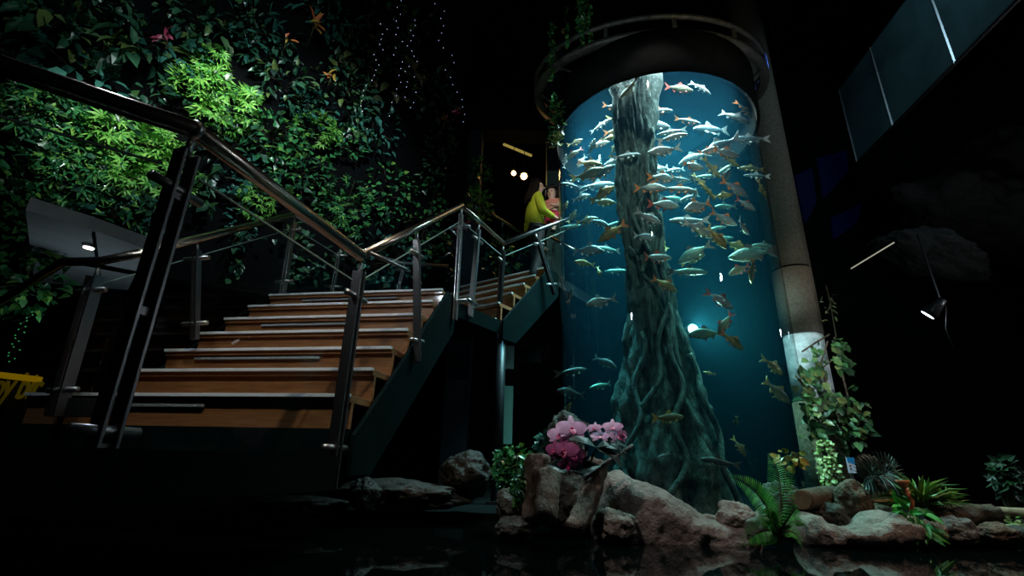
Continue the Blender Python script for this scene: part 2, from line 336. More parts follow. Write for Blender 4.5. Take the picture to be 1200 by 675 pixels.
slab('floor_landing', [(L1.x, L1.y), (L0.x, L0.y), (F2.x, F2.y), (F2.x - FA.x * 1.5, F2.y - FA.y * 1.5), (L1.x + .25, L1.y + .7)], LZ - .16, LZ - .01, 'tealsteel')
upper = flight('staircase', 'short upper wooden staircase climbing from the landing to behind the tank', F2 + V((0, 0, RISE)), FA, FB, 1.45, 0, 5, {}, {1: (.3, .8), 3: (.2, .8)})
Uz = LZ + RISE * 5
U0 = F2 + FB * RUN * 5
slab('floor_upper', [(U0.x, U0.y), (U0.x + FB.x * 1.2, U0.y + FB.y * 1.2), (U0.x + FB.x * 1.2 - FA.x * 1.5, U0.y + FB.y * 1.2 - FA.y * 1.5), (U0.x - FA.x * 1.5, U0.y - FA.y * 1.5)], Uz - .16, Uz - .002, 'darksteel')
# supporting columns under the landing
p = PD(584, 500, 5.2)
t = thing('support_column', 'dark steel column holding up the landing corner', 'column', (p.x, p.y, .06))
MB().tube([(p.x, p.y, .06), (p.x, p.y, LZ - .15)], .055, 16).build('shaft', 'darksteel', t, True)
MB().box((p.x, p.y, .075), (.2, .2, .03)).build('base_plate', 'darksteel', t)
for (xl, xr, yt, yb, D, mm, lb) in ((584, 600, 452, 520, 5.9, 'grnpanel', 'narrow pale grey panel standing under the landing beside the column'), (587, 602, 405, 432, 5.9, 'greypanel', 'small grey panel above the narrow pale one under the landing'), (604, 634, 408, 424, 7.0, 'darkwall', 'dim dark wall cabinet under the upper staircase')):
    o = upright('wall_board', xl, xr, yt, yb, D, .05, mm); tag(o, lb, 'board')

# ---------------------------------------------------------------- balustrades
def post(parent, top, base, w_=.055, along=None, m='poststeel', gap=.026, clamp=True):
    top = V(top); base = V(base); ax = (top - base).normalized(); sd = V(along) if along else V((1, 0, 0))
    sd = (sd - ax * sd.dot(ax)).normalized(); nrm = ax.cross(sd)
    mb = MB()
    for s_ in (-1, 1):
        mb.bar(base + nrm * 0 + sd * s_ * gap, top - ax * .07 + sd * s_ * gap, .012, w_, sd)
    for k in range(3):
        c = base + (top - base) * (.12 + .34 * k); mb.bar(c - sd * gap, c + sd * gap, .03, .02, ax)
    po = mb.build('post', m, parent, bevel=.002)
    MB().tube([top - ax * .09, top - ax * .04, top - ax * .015], [.016, .012, .011], 10).build('saddle', 'steel', po, True)
    if clamp:
        for h in (.16, .82):
            c = base + (top - base) * h
            MB().tube([c - sd * .10, c + sd * .10], .017, 12).build('glass_clamp', 'steel', po, True)
            for s_ in (-1, 1): pass
    return po
def panel(parent, a0, a1, b1, b0, inset=.05):
    a0, a1, b1, b0 = map(V, (a0, a1, b1, b0)); e = (a1 - a0).normalized(); up = ((b0 - a0)).normalized(); nrm = e.cross(up).normalized() * .008
    q = [a0 + e * inset, a1 - e * inset, b1 - e * inset, b0 + e * inset]
    g = MB().prism([p - nrm / 2 for p in q], nrm).build('glass_panel', 'glass', parent)
    MB().bar(q[3], q[2], .007, .007).build('glass_edge', 'glassedge', g)
def rail(parent, pts, r=.030, m='railsteel'): return MB().tube(pts, r, 20).build('handrail', m, parent, True)
RZ = 1.57
r0 = PZ(-80, 50, RZ); r1 = PZ(228, 152, RZ); r2 = PZ(424, 300, RZ)
dirr = (r2 - r1).normalized(); back = r0
t = thing('balustrade', 'nearest balustrade with thick bronze-toned handrail along the dark walkway', 'railing', (r1.x, r1.y, FLOOR))
rail(t, [back, r1, r2], .034)
MB().tube([r1 - dirr * .012, r1 + dirr * .012], .0365, 20).build('rail_collar', 'steel', t, True)
post(t, r1 - V((0, 0, .03)), (r1.x, r1.y, .31), .055, dirr, 'poststeel', .027)
post(t, r2 - V((0, 0, .03)), (r2.x, r2.y, .30), .06, dirr, 'poststeel', .020)
panel(t, V((r1.x, r1.y, .36)), V((r2.x, r2.y, .40)), V((r2.x, r2.y, 1.40)), V((r1.x, r1.y, 1.40)), .06)
panel(t, V((back.x, back.y, .36)), V((r1.x, r1.y, .36)), V((r1.x, r1.y, 1.40)), V((back.x, back.y, 1.40)), .06)
# right-hand stair balustrade
s1 = PZ(541, 241, 2.87); slope_up = (SB * RUN + V((0, 0, RISE))).normalized(); perp = (V((0, 0, 1)) - slope_up * slope_up.z).normalized()
t = thing('balustrade', 'right-hand stair balustrade sloping from the near post up to the landing', 'railing', (r2.x, r2.y, FLOOR))
rail(t, [r2 + V((0, 0, .004)), s1], .027)
sd_ = (s1 - r2).normalized(); pp = (V((0, 0, 1)) - sd_ * sd_.z).normalized()
for f_ in (.42,):
    tp = r2 + (s1 - r2) * f_; bs = PD(489, 425, tp.y + .12); post(t, tp - V((0, 0, .03)), bs, .05, sd_, 'poststeel', .012)
post(t, s1 - V((0, 0, .03)), PD(533, 375, s1.y), .05, SA, 'steel', .014)
g0 = nose(2) + V((0, 0, .12)); g1 = nose(8) + V((0, 0, .12)); 
panel(t, r2 + V((0, 0, -.95)), s1 + V((0, 0, -.80)), s1 - V((0, 0, .17)), r2 - V((0, 0, .17)), .06)
MB().tube([PZ(434, 296, 1.52), PZ(476, 316, 1.5)], .010, 8).build('cross_bar', 'steel', t, True)
# landing balustrade
l1 = PZ(590, 285, 2.87)
t = thing('balustrade', 'short landing balustrade with shiny rail dipping away from the corner post', 'railing', (s1.x, s1.y, LZ))
lm = s1 + (l1 - s1) * .38
rail(t, [s1, lm, l1], .024)
post(t, lm - V((0, 0, .03)), PD(551, 372, lm.y), .05, (l1 - s1), 'steel', .012)
post(t, l1 - V((0, 0, .03)), PD(583, 395, l1.y), .05, (l1 - s1), 'poststeel', .02)
panel(t, (s1.x, s1.y, LZ), (l1.x, l1.y, LZ), l1 - V((0, 0, .17)), s1 - V((0, 0, .17)), .05)
# upper stair balustrade
u1 = PD(664, 257, 6.15)
t = thing('balustrade', 'upper stair balustrade with dark rail the woman leans over', 'railing', (l1.x, l1.y, LZ))
rail(t, [l1, u1, u1 + (u1 - l1) * .25], .026, 'poststeel')
um = l1 + (u1 - l1) * .46
post(t, um - V((0, 0, .03)), PD(650, 345, um.y + .1), .05, (u1 - l1), 'darksteel', .016)
panel(t, (l1.x, l1.y, LZ + .02), (u1.x, u1.y, u1.z - .95), u1 - V((0, 0, .17)), l1 - V((0, 0, .17)), .05)
q0, q1 = PD(575, 250, 6.4), PD(611, 273, 6.2)
t = thing('balustrade', 'far balustrade of the upper stairs seen behind the woman', 'railing', (q0.x, q0.y, LZ))
rail(t, [q0 + (q0 - q1) * .6, q0, q1, q1 + (q1 - q0) * .8], .02)
for k in (-.5, .4): post(t, q0 + (q1 - q0) * k, q0 + (q1 - q0) * k - V((0, 0, .95)), .04, (1, 0, 0), 'darksteel', .012, False)
q0, q1 = PD(644, 277, 6.5), PD(662, 287, 6.3)
t = thing('balustrade', 'small piece of brass rail between green panel and tank', 'railing', (q0.x, q0.y, q0.z - .9))
rail(t, [q0, q1, q1 + (q1 - q0) * .7], .022)
post(t, q0 + (q1 - q0) * .3, q0 + (q1 - q0) * .3 - V((.05, 0, .9)), .04, (1, 0, 0), 'darksteel', .012, False)
# left-hand stair balustrade
a0 = PZ(-30, 372, RZ); a1 = PZ(74, 307, RZ - .01); a2 = PZ(118, 306, RZ); a4 = PZ(346, 251, 2.86)
a3 = PZ(163, 297, 1.60)
t = thing('balustrade', 'left-hand stair balustrade running up past the soffit to the landing', 'railing', (a2.x, a2.y, FLOOR))
rail(t, [a0, a1, a2, a3, a4], .028)
post(t, a2 - V((0, 0, .03)), PD(64, 488, a2.y), .07, SA, 'poststeel', .028)
c = PD(62, 470, a2.y - .03)
MB().box(PD(106, 478, a2.y - .05), (.26, .02, .10)).build('base_bracket', 'darksteel', t, bevel=.003)
dd = (a4 - a3)
for f_, bx, by in ((.26, 228, 398),):
    tp = a3 + dd * f_; post(t, tp - V((0, 0, .02)), PD(bx, by, tp.y + .15), .045, SA, 'poststeel', .016)
post(t, a4 - V((0, 0, .03)), PD(331, 345, a4.y), .05, SA, 'steel', .016)
panel(t, a2 + V((0, 0, -1.0)), a4 + V((0, 0, -.9)), a4 - V((0, 0, .17)), a2 - V((0, 0, .17)), .05)
# landing back balustrade
c1 = PD(400, 292, 5.5); 
t = thing('balustrade', 'back landing balustrade with thin steel rail in front of the dark plants', 'railing', (c1.x, c1.y, LZ))
rail(t, [a4, PD(402, 288, 5.35), PD(470, 308, 6.0), PD(525, 312, 6.3)], .022, 'steel')
for x, yt, yb, D in ((399, 290, 345, 5.35), (474, 309, 352, 6.0)): post(t, PD(x, yt, D), PD(x - 10, yb, D), .045, (1, 0, 0), 'steel', .014)
panel(t, (a4.x, a4.y, LZ), (PD(402, 288, 5.35).x, 5.35, LZ), PD(402, 288, 5.35) - V((0, 0, .15)), a4 - V((0, 0, .15)), .05)

# yellow sign beyond the left balustrade
A = PD(-30, 436, 4.2); B = PD(47, 445, 4.2)
t = thing('sign_board', 'dark sign with yellow top bar and yellow lettering behind the left glass', 'sign', ((A.x + B.x) / 2, 4.2, .3))
MB().box(((A.x + B.x) / 2, 4.23, .66), (B.x - A.x, .04, .62)).build('board', 'signboard', t)
MB().bar(A, B, .05, .05).build('top_bar', 'yellow', t, bevel=.008)
tc_ = bpy.data.curves.new('lettering', 'FONT'); tc_.body = 'py bir'; tc_.size = .27; tc_.extrude = .004; tc_.shear = .15; tc_.space_character = .9; tc_.offset = .004
to = bpy.data.objects.new('lettering', tc_); C.objects.link(to); to.parent = t; to.scale = (.72, 1.15, 1)
tc_.resolution_u = 3; tm = bpy.data.meshes.new_from_object(to.evaluated_get(bpy.context.evaluated_depsgraph_get())); bpy.data.objects.remove(to); to = bpy.data.objects.new('lettering', tm); C.objects.link(to); to.parent = t; to.scale = (.72, 1.15, 1)
lp = PD(-13, 466, 4.19); to.location = lp - wl(t); to.rotation_euler = (PI / 2, 0, 0); tm.materials.clear(); tm.materials.append(M['yellowdim'])

# ---------------------------------------------------------------- aquarium tank
def ring_pts(r, z, seg=96, cx=TX, cy=TY): return [V((cx + r * math.cos(2 * PI * k / seg), cy + r * math.sin(2 * PI * k / seg), z)) for k in range(seg)]
tank = thing('aquarium_tank', 'tall cylindrical glass aquarium tank full of fish beside the stairs', 'aquarium', (TX, TY, -.45))
MB().loft([ring_pts(TR, -.4), ring_pts(TR, TZ + .52)], False).build('glass_wall', 'tankglass', tank, True)
MB().loft([ring_pts(TR - .012, -.38, 64), ring_pts(TR - .012, TZ + .51, 64)]).build('water', 'water', tank, False)
MB().loft([ring_pts(TR + .015, TZ), ring_pts(TR + .05, TZ), ring_pts(TR + .05, TZ + .54), ring_pts(TR + .015, TZ + .54), ring_pts(TR + .015, TZ)], False).build('top_collar', mat('collar_paint', (.008, .009, .009), .7, spec=.08, var=.4), tank, True)
MB().loft([ring_pts(TR + .02, -.45), ring_pts(TR + .07, -.45), ring_pts(TR + .07, .0), ring_pts(TR + .02, .0)], False).build('base_ring', 'darkrock', tank, True)
MB().loft([ring_pts(TR - .02, -.43, 64), ring_pts(TR - .02, -.36, 64)]).build('gravel_bed', 'darkrock', tank)
MB().loft([ring_pts(TR + .02, TZ + .52, 64), ring_pts(TR + .02, TZ + .58, 64)]).build('lid', 'black', tank)

# steel ring hung around the tank top
RCX, RCY, RA_, RB_ = 1.74, 5.2, 1.51, 1.12
def ring2(dr, dz, seg=72):
    o_ = []
    for k in range(seg):
        a = 2 * PI * k / seg; x = (RA_ + dr) * math.cos(a); y = (RB_ + dr) * math.sin(a); o_.append(V((RCX + x, RCY + y, 5.07 + .09 * y + .02 * x + dz)))
    return o_
t = thing('lighting_ring', 'large dark steel ring frame circling the top of the aquarium tank', 'ring', (RCX, RCY, 4.6))
MB().loft([ring2(-.04, .22), ring2(0, .22), ring2(0, .27), ring2(-.04, .27), ring2(-.04, .22)], False).build('upper_hoop', 'ringsteel', t, True)
MB().loft([ring2(-.11, 0), ring2(.0, 0), ring2(.0, .05), ring2(-.11, .05), ring2(-.11, 0)], False).build('lower_hoop', 'ringsteel', t, True)
lo = ring2(-.03, .05); hi = ring2(-.03, .26); inn = ring2(-.1, .0)
for k in range(0, 72, 6):
    MB().bar(lo[k], hi[k], .035, .035).build('strut', 'ringsteel', t)
    b0_ = ring_pts(TR + .03, TZ + .50, 72)[k]
    MB().bar(inn[k], b0_, .022, .022).build('bracket', 'ringsteel', t)
rp = ring2(.004, .1); rq = ring2(.004, .24)
ks = list(range(66, 72)) + list(range(0, 3))
MB().loft([[rp[k] for k in ks], [rq[k] for k in ks]], False, False).build('blue_strip', 'bluering', t)
for x, y in ((650, 20), (760, -40), (900, 10)):
    d_ = PD(x, y, 5.2); MB().tube([V((d_.x, d_.y, 4.9)), V((d_.x, d_.y, 10.4))], .012, 6).build('hanging_rod', 'black', t)

spot('ring_fill_light', (2.2, 2.0, 3.4), (2.1, 4.4, 5.2), 40, (1, .85, .45), 30, .9, .05)  # this spot and the next are unseen, added so the ring shows
spot('ring_fill_light', (.2, 2.4, 3.2), (1.1, 4.4, 5.0), 24, (.75, .95, 1), 34, .9, .05)
# tree trunk in the tank
prof = [(92, 722, 766), (120, 716, 766), (150, 717, 768), (200, 722, 772), (250, 723, 773), (300, 727, 780), (340, 733, 790), (380, 732, 798), (420, 728, 812), (460, 722, 826), (500, 715, 840), (540, 708, 850), (575, 702, 860), (605, 696, 870), (625, 690, 878)]
trc = []
for y, xl, xr in prof:
    Dy = 4.40 + .52 * min(1, (y - 92) / 290); a, b_ = PD(xl, y, Dy), PD(xr, y, Dy); trc.append((V(((a.x + b_.x) / 2, Dy, (a.z + b_.z) / 2)), (b_.x - a.x) / 2 * .97))
def trunk_at(z):
    z = max(min(z, trc[0][0].z), trc[-1][0].z)
    for i in range(len(trc) - 1):
        (p_, r_), (q_, s_) = trc[i], trc[i + 1]
        if q_.z <= z <= p_.z:
            f_ = (p_.z - z) / max(1e-6, p_.z - q_.z); return p_.lerp(q_, f_), r_ + (s_ - r_) * f_
    return trc[-1]
t = thing('tree_trunk', 'tall grey-green gnarled tree trunk with flaring roots inside the tank', 'tree', (trc[-1][0].x, 4.92, -.4))
rings = []; SEG = 132; zt = trc[0][0].z; zb = -.37; NR = 220
for i in range(NR + 1):
    z = zt + (zb - zt) * i / NR; c, r = trunk_at(z); fl = (i / NR) ** 1.6; rg = []
    for k in range(SEG):
        a = 2 * PI * k / SEG
        fold = .5 + .5 * math.sin(a * 9 + 1.2 * noise.noise(V((math.cos(a) * 1.5, math.sin(a) * 1.5, z * .9))) * 3)
        n1 = noise.noise(V((math.cos(a) * 2.2, math.sin(a) * 2.2, z * 1.3))); n2 = noise.noise(V((math.cos(a) * 6, math.sin(a) * 6, z * 3.2 + 9)))
        n3 = noise.noise(V((math.cos(a) * 14, math.sin(a) * 14, z * 9 + 3)))
        n4 = abs(noise.noise(V((math.cos(a) * 4.2 + 5, math.sin(a) * 4.2, z * 1.6)))); n5 = noise.noise(V((math.cos(a) * 26, math.sin(a) * 26, z * 16)))
        rr_ = r * (.93 + (.08 + .18 * fl) * (fold - .6) + .14 * n1 + (.11 + .07 * (1 - fl)) * n2 + .06 * n3 - (.34 + .5 * (1 - fl)) * max(0, .22 - n4) + .025 * n5)
        rg.append(V((c.x + rr_ * math.cos(a), c.y + rr_ * math.sin(a) * .85, z)))
    rings.append(rg)
MB().loft(rings).build('trunk', 'trunk', t, True)
def on_trunk(z, a, off=0):
    c, r = trunk_at(z); return V((c.x + (r + off) * math.cos(a), c.y + (r + off) * .85 * math.sin(a), z))
for z0, z1, a0_, a1_, rr_ in ((3.6, 1.3, -2.6, -.6, .022), (3.0, .9, -.5, -2.2, .026), (2.6, 1.6, -2.4, -.8, .016), (2.0, .2, -1.2, -1.7, .03), (1.7, -.1, -2.2, -2.5, .028), (1.5, -.1, -.8, -.6, .03), (3.9, 2.5, -.9, -2.0, .02)):
    pts = [on_trunk(z0 + (z1 - z0) * i / 24, a0_ + (a1_ - a0_) * i / 24 + .12 * math.sin(i * .7), .006) for i in range(25)]
    MB().tube(pts, rr_, 8).build('aerial_root', 'trunk', t, True)
for tip, z0 in ((PD(768, 84, 4.4), 3.6), (PD(722, 100, 4.4), 3.7)):
    c, r = trunk_at(z0); m_ = c.lerp(tip, .5) + V((.03, 0, 0)); pts = []
    for i in range(9):
        f_ = i / 8; pts.append(c * (1 - f_) ** 2 + m_ * 2 * f_ * (1 - f_) + tip * f_ * f_ + V((.02 * math.sin(i * 2), .01, 0)))
    MB().tube(pts, [r * (.62 - .03 * i) for i in range(9)], 14).build('branch', 'trunk', t, True)

# underwater lamp glimmering behind the trunk
p = PD(812, 386, 5.35)
t = thing('underwater_lamp', 'bright round underwater lamp glowing beside the trunk halfway up the tank', 'lamp', p)
MB().tube([p, p + V((0, .10, 0))], .07, 20).build('housing', 'darksteel', t, True)
MB().tube([p - V((0, .012, 0)), p], .055, 20).build('lens', mat('lamp_lens', (1, 1, 1), .4, emis=(.75, 1, .85), es=6), t, True)
MB().tube([p + V((0, .1, 0)), p + V((.02, .35, .06)), p + V((.02, .5, .1))], .012, 8).build('arm', 'darksteel', t, True)
spot('underwater_lamp_light', p - V((0, .03, 0)), p + V((.25, -1, -.12)), 240, (.62, 1, .85), 120, .9, .05)

for lb, p, tg in (('unseen lamp added at the upper left to put a glint on the tank glass', V((-1.98, 1.71, 2.8)), V((1.05, 4.07, 1.68))), ('unseen lamp added at the upper right to put a glint on the tank glass', V((3.45, 1.6, 3.01)), V((1.79, 3.89, 1.99))), ('unseen lamp added beyond the right picture edge to put a glint on the tank', V((6.17, 4.82, 2.49)), V((2.35, 4.09, 1.57)))):
    d_ = (tg - p).normalized(); t = thing('spotlight', lb, 'lamp', p)  # lamp outside the view, added only for its glint on the glass
    MB().tube([p - d_ * .14, p - d_ * .1, p - d_ * .012], [.03, .05, .06], 20).build('lamp_head', 'darksteel', t, True); MB().sphere(p, .06, 14, 10).build('bulb', mat('glint_bulb', (1, 1, 1), .5, emis=(.85, .93, 1), es=220), t, True)
    MB().bar(p - d_ * .1, p - d_ * .1 + V((0, 0, .5)), .03, .02).build('bracket', 'darksteel', t)

# ---------------------------------------------------------------- fish
def fishmat(name, back, side, belly, rough=.3, metal=.35):
    m_ = mat(name, side, rough, metal); nt = m_.node_tree; b_ = nt.nodes['Principled BSDF']; N = nt.nodes.new; L = nt.links.new
    tcn = N('ShaderNodeTexCoord'); sx = N('ShaderNodeSeparateXYZ'); L(tcn.outputs['Object'], sx.inputs[0]); mr = N('ShaderNodeMapRange'); L(sx.outputs['Z'], mr.inputs[0])
    mr.inputs[1].default_value = -.17; mr.inputs[2].default_value = .17; cr = N('ShaderNodeValToRGB'); L(mr.outputs[0], cr.inputs[0]); e = cr.color_ramp.elements
    e[0].position = .12; e[0].color = (*belly, 1); e[1].position = .88; e[1].color = (*back, 1); k = e.new(.5); k.color = (*side, 1)
    vo = N('ShaderNodeTexVoronoi'); vo.inputs['Scale'].default_value = 34; L(tcn.outputs['Object'], vo.inputs['Vector'])
    mx = N('ShaderNodeMix'); mx.data_type = 'RGBA'; mx.blend_type = 'MULTIPLY'; mx.inputs[0].default_value = .5; L(cr.outputs[0], mx.inputs[6]); L(vo.outputs['Distance'], mx.inputs[7])
    r2_ = N('ShaderNodeValToRGB'); L(vo.outputs['Distance'], r2_.inputs[0]); r2_.color_ramp.elements[0].color = (1, 1, 1, 1); r2_.color_ramp.elements[1].color = (.25, .25, .25, 1); L(r2_.outputs[0], mx.inputs[7])
    L(mx.outputs[2], b_.inputs['Base Color']); bp_ = N('ShaderNodeBump'); bp_.inputs['Strength'].default_value = .3; bp_.inputs['Distance'].default_value = .01; L(vo.outputs['Distance'], bp_.inputs['Height']); L(bp_.outputs[0], b_.inputs['Normal'])
    return m_
M['f_s'] = fishmat('silver_scales', (.14, .16, .17), (.52, .54, .52), (.78, .78, .70), .24, .45)
M['f_b'] = fishmat('blue_grey_scales', (.09, .13, .15), (.34, .41, .45), (.6, .65, .66), .26, .4)
M['f_g'] = fishmat('golden_scales', (.14, .10, .03), (.56, .40, .13), (.78, .62, .26), .26, .4)
M['f_o'] = fishmat('olive_scales', (.06, .06, .035), (.30, .28, .15), (.55, .52, .32), .32, .25)
M['f_d'] = fishmat('dark_scales', (.02, .025, .03), (.09, .10, .10), (.3, .28, .26), .35, .2)
M['f_t'] = fishmat('green_scales', (.05, .14, .12), (.20, .40, .34), (.5, .62, .5), .3, .3)
M['fin_o'] = mat('orange_fin', (.75, .20, .05), .5); M['fin_r'] = mat('red_fin', (.55, .07, .04), .5)
M['fin_p'] = mat('pale_fin', (.55, .52, .50), .5); M['fin_y'] = mat('yellow_fin', (.6, .4, .12), .5); M['fin_d'] = mat('dusky_fin', (.12, .11, .10), .5)
M['eye'] = mat('fish_eye', (.01, .01, .01), .1)
KIND = {'s': ('f_s', 'fin_o', 'silver', 'orange-finned'), 'w': ('f_s', 'fin_p', 'silver-white', 'pale-finned'), 'b': ('f_b', 'fin_p', 'blue-grey', 'pale-finned'), 'B': ('f_b', 'fin_o', 'blue-grey', 'orange-finned'), 'g': ('f_g', 'fin_o', 'golden', 'orange-finned'), 'r': ('f_s', 'fin_r', 'silver', 'red-tailed'),
        'o': ('f_o', 'fin_y', 'olive', 'yellow-finned'), 'O': ('f_o', 'fin_r', 'olive', 'red-tailed'), 'd': ('f_d', 'fin_d', 'dark', 'dusky-finned'), 'D': ('f_d', 'fin_o', 'dark', 'orange-tailed'), 't': ('f_t', 'fin_d', 'dull green', 'dusky-finned'), 'y': ('f_g', 'fin_y', 'yellow', 'yellow-finned')}
PROF = {'barb': [(.47, .012, .008), (.45, .035, .022), (.40, .068, .040), (.32, .108, .054), (.22, .145, .062), (.10, .168, .064), (-.02, .158, .058), (-.13, .122, .046), (-.22, .082, .032), (-.29, .052, .020), (-.34, .040, .013), (-.37, .042, .007)],
        'slim': [(.48, .014, .012), (.46, .034, .028), (.40, .058, .044), (.30, .080, .054), (.18, .094, .058), (.05, .098, .056), (-.08, .088, .048), (-.19, .066, .036), (-.28, .044, .022), (-.34, .034, .012), (-.37, .034, .007)]}
def fish_proto(kind, sp, bend):
    bm_, fm_, _, _ = KIND[kind]; by = lambda x: bend * max(0, .15 - x) ** 2
    P = PROF[sp]; rings = []
    for x, h, w_ in P:
        rings.append([V((x, by(x) + w_ * math.sin(a), h * math.cos(a) * (1.0 if math.cos(a) > 0 else .95) - .01 * (1 if x > .3 else 0))) for a in [2 * PI * k / 14 for k in range(14)]])
    body = MB().loft(rings).build('fish', bm_, None, True)
    H = max(p_[1] for p_ in P); th = .008
    def fin(name, ol, y0=None):
        pts = [V((x, by(x) + (y0 or 0), z)) for x, z in ol]
        return MB().prism([p_ - V((0, th / 2, 0)) for p_ in pts], (0, th, 0)).build(name, fm_, body)
    k = .17 if sp == 'barb' else .13
    fin('tail_fin', [(-.35, .03), (-.42, .07), (-.56, k), (-.535, .09), (-.475, 0), (-.535, -.09), (-.56, -k), (-.42, -.07), (-.35, -.03)])
    fin('dorsal_fin', [(.12, H * .93), (.03, H + .10), (-.02, H + .075), (-.07, H + .02), (-.13, H * .70), (-.05, H * .86)])
    fin('anal_fin', [(-.14, -H * .66), (-.20, -H * .66 - .075), (-.25, -H * .66 - .03), (-.27, -H * .36), (-.2, -H * .5)])
    for s_ in (-1, 1):
        for nm, x0, z0, l_ in (('pelvic_fin', .04, -H * .86, .10), ('pectoral_fin', .24, -H * .48, .11)):
            o_ = V((x0, s_ * .035, z0)); MB().prism([o_, o_ + V((-l_ * .5, s_ * .03, -.07)), o_ + V((-l_, s_ * .045, -.055)), o_ + V((-l_ * .6, s_ * .012, -.005))], (0, th * s_, 0)).build(nm, fm_, body)
        MB().sphere(V((.395, s_ * .036, .018)), .017, 8, 6).build('eye', 'eye', body, True)
    return body
FISH = [  # x, y, length px, heading deg (0 right, 90 up), kind, species, depth (0 front .. 1 back)
 (732,92,24,175,'d','s',.3),(737,104,28,222,'o','s',.3),(720,126,26,-5,'D','b',.3),(728,138,32,5,'o','b',.25),(704,147,24,30,'w','s',.3),(724,153,30,8,'g','b',.2),(716,161,20,10,'y','b',.25),
 (770,130,36,-3,'B','s',.3),(766,147,42,-4,'b','b',.35),(786,155,30,185,'w','s',.3),(797,104,34,-6,'O','b',.2),(822,103,28,-42,'b','s',.3),(807,142,32,-10,'B','s',.3),(832,152,50,186,'b','s',.75),
 (862,137,34,-38,'d','s',.35),(873,128,28,-52,'D','s',.4),(790,160,36,12,'w','s',.25),(844,172,46,205,'b','b',.3),(851,180,36,-8,'s','b',.15),(858,190,22,-42,'y','s',.3),(878,163,42,178,'b','s',.8),
 (835,198,30,-58,'o','s',.2),(812,185,34,203,'b','b',.4),(812,195,30,-4,'s','b',.2),(791,199,26,195,'b','s',.5),(776,177,38,187,'w','b',.2),(773,198,28,200,'w','b',.3),(777,208,32,-4,'s','b',.2),(764,220,36,-8,'s','b',.15),
 (736,182,32,4,'b','s',.25),(720,173,22,60,'o','s',.2),(694,172,20,70,'w','b',.3),(675,167,18,22,'o','b',.3),(672,180,20,218,'O','b',.4),(662,189,18,80,'w','s',.35),(692,192,28,-5,'g','b',.2),(681,190,20,235,'w','b',.4),(702,188,16,80,'w','s',.4),
 (690,204,36,18,'o','b',.15),(707,201,30,28,'D','b',.3),(718,190,24,200,'b','b',.3),(669,217,28,172,'d','s',.6),(707,226,32,30,'y','b',.15),(702,217,40,10,'b','s',.55),(682,231,22,15,'b','b',.4),(676,210,26,20,'t','s',.6),(708,237,28,-4,'o','b',.3),
 (662,242,16,62,'o','b',.3),(671,253,18,62,'o','b',.35),(689,258,26,12,'o','b',.3),(703,261,22,-22,'b','b',.3),(670,266,30,185,'t','s',.7),(716,273,38,214,'g','b',.1),(719,263,26,200,'t','s',.45),(690,293,34,-5,'b','b',.2),(711,292,32,175,'t','s',.65),(684,308,24,172,'y','b',.4),
 (761,256,34,-25,'w','b',.12),(756,278,30,-3,'b','b',.2),(779,240,38,-4,'r','b',.15),(770,302,42,2,'r','s',.1),(776,285,18,120,'y','b',.55),(772,271,16,110,'O','b',.6),(702,319,14,-80,'y','b',.4),(702,354,36,190,'w','b',.1),(668,346,18,75,'O','s',.5),
 (781,334,32,-32,'g','b',.1),(807,318,42,-3,'t','s',.25),(724,318,30,180,'t','s',.6),(814,303,30,20,'o','s',.35),(846,352,38,-34,'r','b',.1),(826,391,38,185,'t','b',.3),(849,380,32,238,'O','b',.25),(860,400,32,-42,'g','b',.12),(831,437,14,170,'g','s',.4),
 (908,430,34,-40,'y','b',.25),(938,447,22,-42,'y','s',.4),(912,460,40,-42,'o','b',.45),(866,316,28,205,'O','b',.3),(881,318,30,-84,'g','s',.2),(879,298,50,188,'t','b',.2),(897,288,34,178,'t','s',.4),(864,288,28,-20,'y','b',.3),(812,297,40,215,'t','b',.2),(846,279,26,0,'t','s',.7),
 (806,259,42,176,'b','s',.3),(820,269,44,-22,'w','b',.15),(841,279,34,-52,'y','b',.1),(849,257,32,-28,'s','b',.25),(838,268,26,10,'t','s',.5),(871,267,26,-38,'w','b',.15),(816,242,38,196,'s','b',.2),(850,242,30,184,'t','s',.5),(875,240,28,-27,'r','b',.25),
 (796,222,40,-8,'s','s',.25),(791,233,32,-8,'t','s',.55),(797,210,26,-5,'B','s',.35),(812,209,14,-70,'b','b',.3),(822,214,28,-58,'o','s',.2),(831,224,26,-55,'y','s',.15),(829,207,28,183,'t','s',.45),(847,200,26,35,'t','s',.4),(852,206,18,75,'B','b',.3),(862,221,38,-28,'B','b',.12),
 (848,229,24,8,'y','b',.25),(815,228,16,85,'b','b',.35),(880,197,30,178,'o','s',.55),(886,206,26,172,'b','s',.65),(893,222,24,-72,'y','s',.4),
 (863,494,14,-80,'y','b',.4),(868,525,26,-60,'o','b',.35),(842,541,42,172,'d','s',.15),(931,535,24,200,'y','b',.25),(665,479,18,60,'y','b',.5),(667,460,32,165,'d','b',.4),(671,435,36,5,'d','s',.6),(784,489,42,-4,'o','s',.05),(777,534,18,200,'w','s',.08),(704,452,30,185,'t','s',.55),(710,425,28,-25,'d','b',.6),(746,166,26,185,'b','s',.2),(735,214,28,170,'t','s',.3),(752,196,30,-8,'t','s',.35),(830,176,28,20,'s','s',.35),(704,168,22,10,'s','b',.35),(686,220,24,20,'d','s',.5),(808,231,26,200,'b','s',.5)]
CD0 = {}; placed = []; frec = []
rf = random.Random(3)
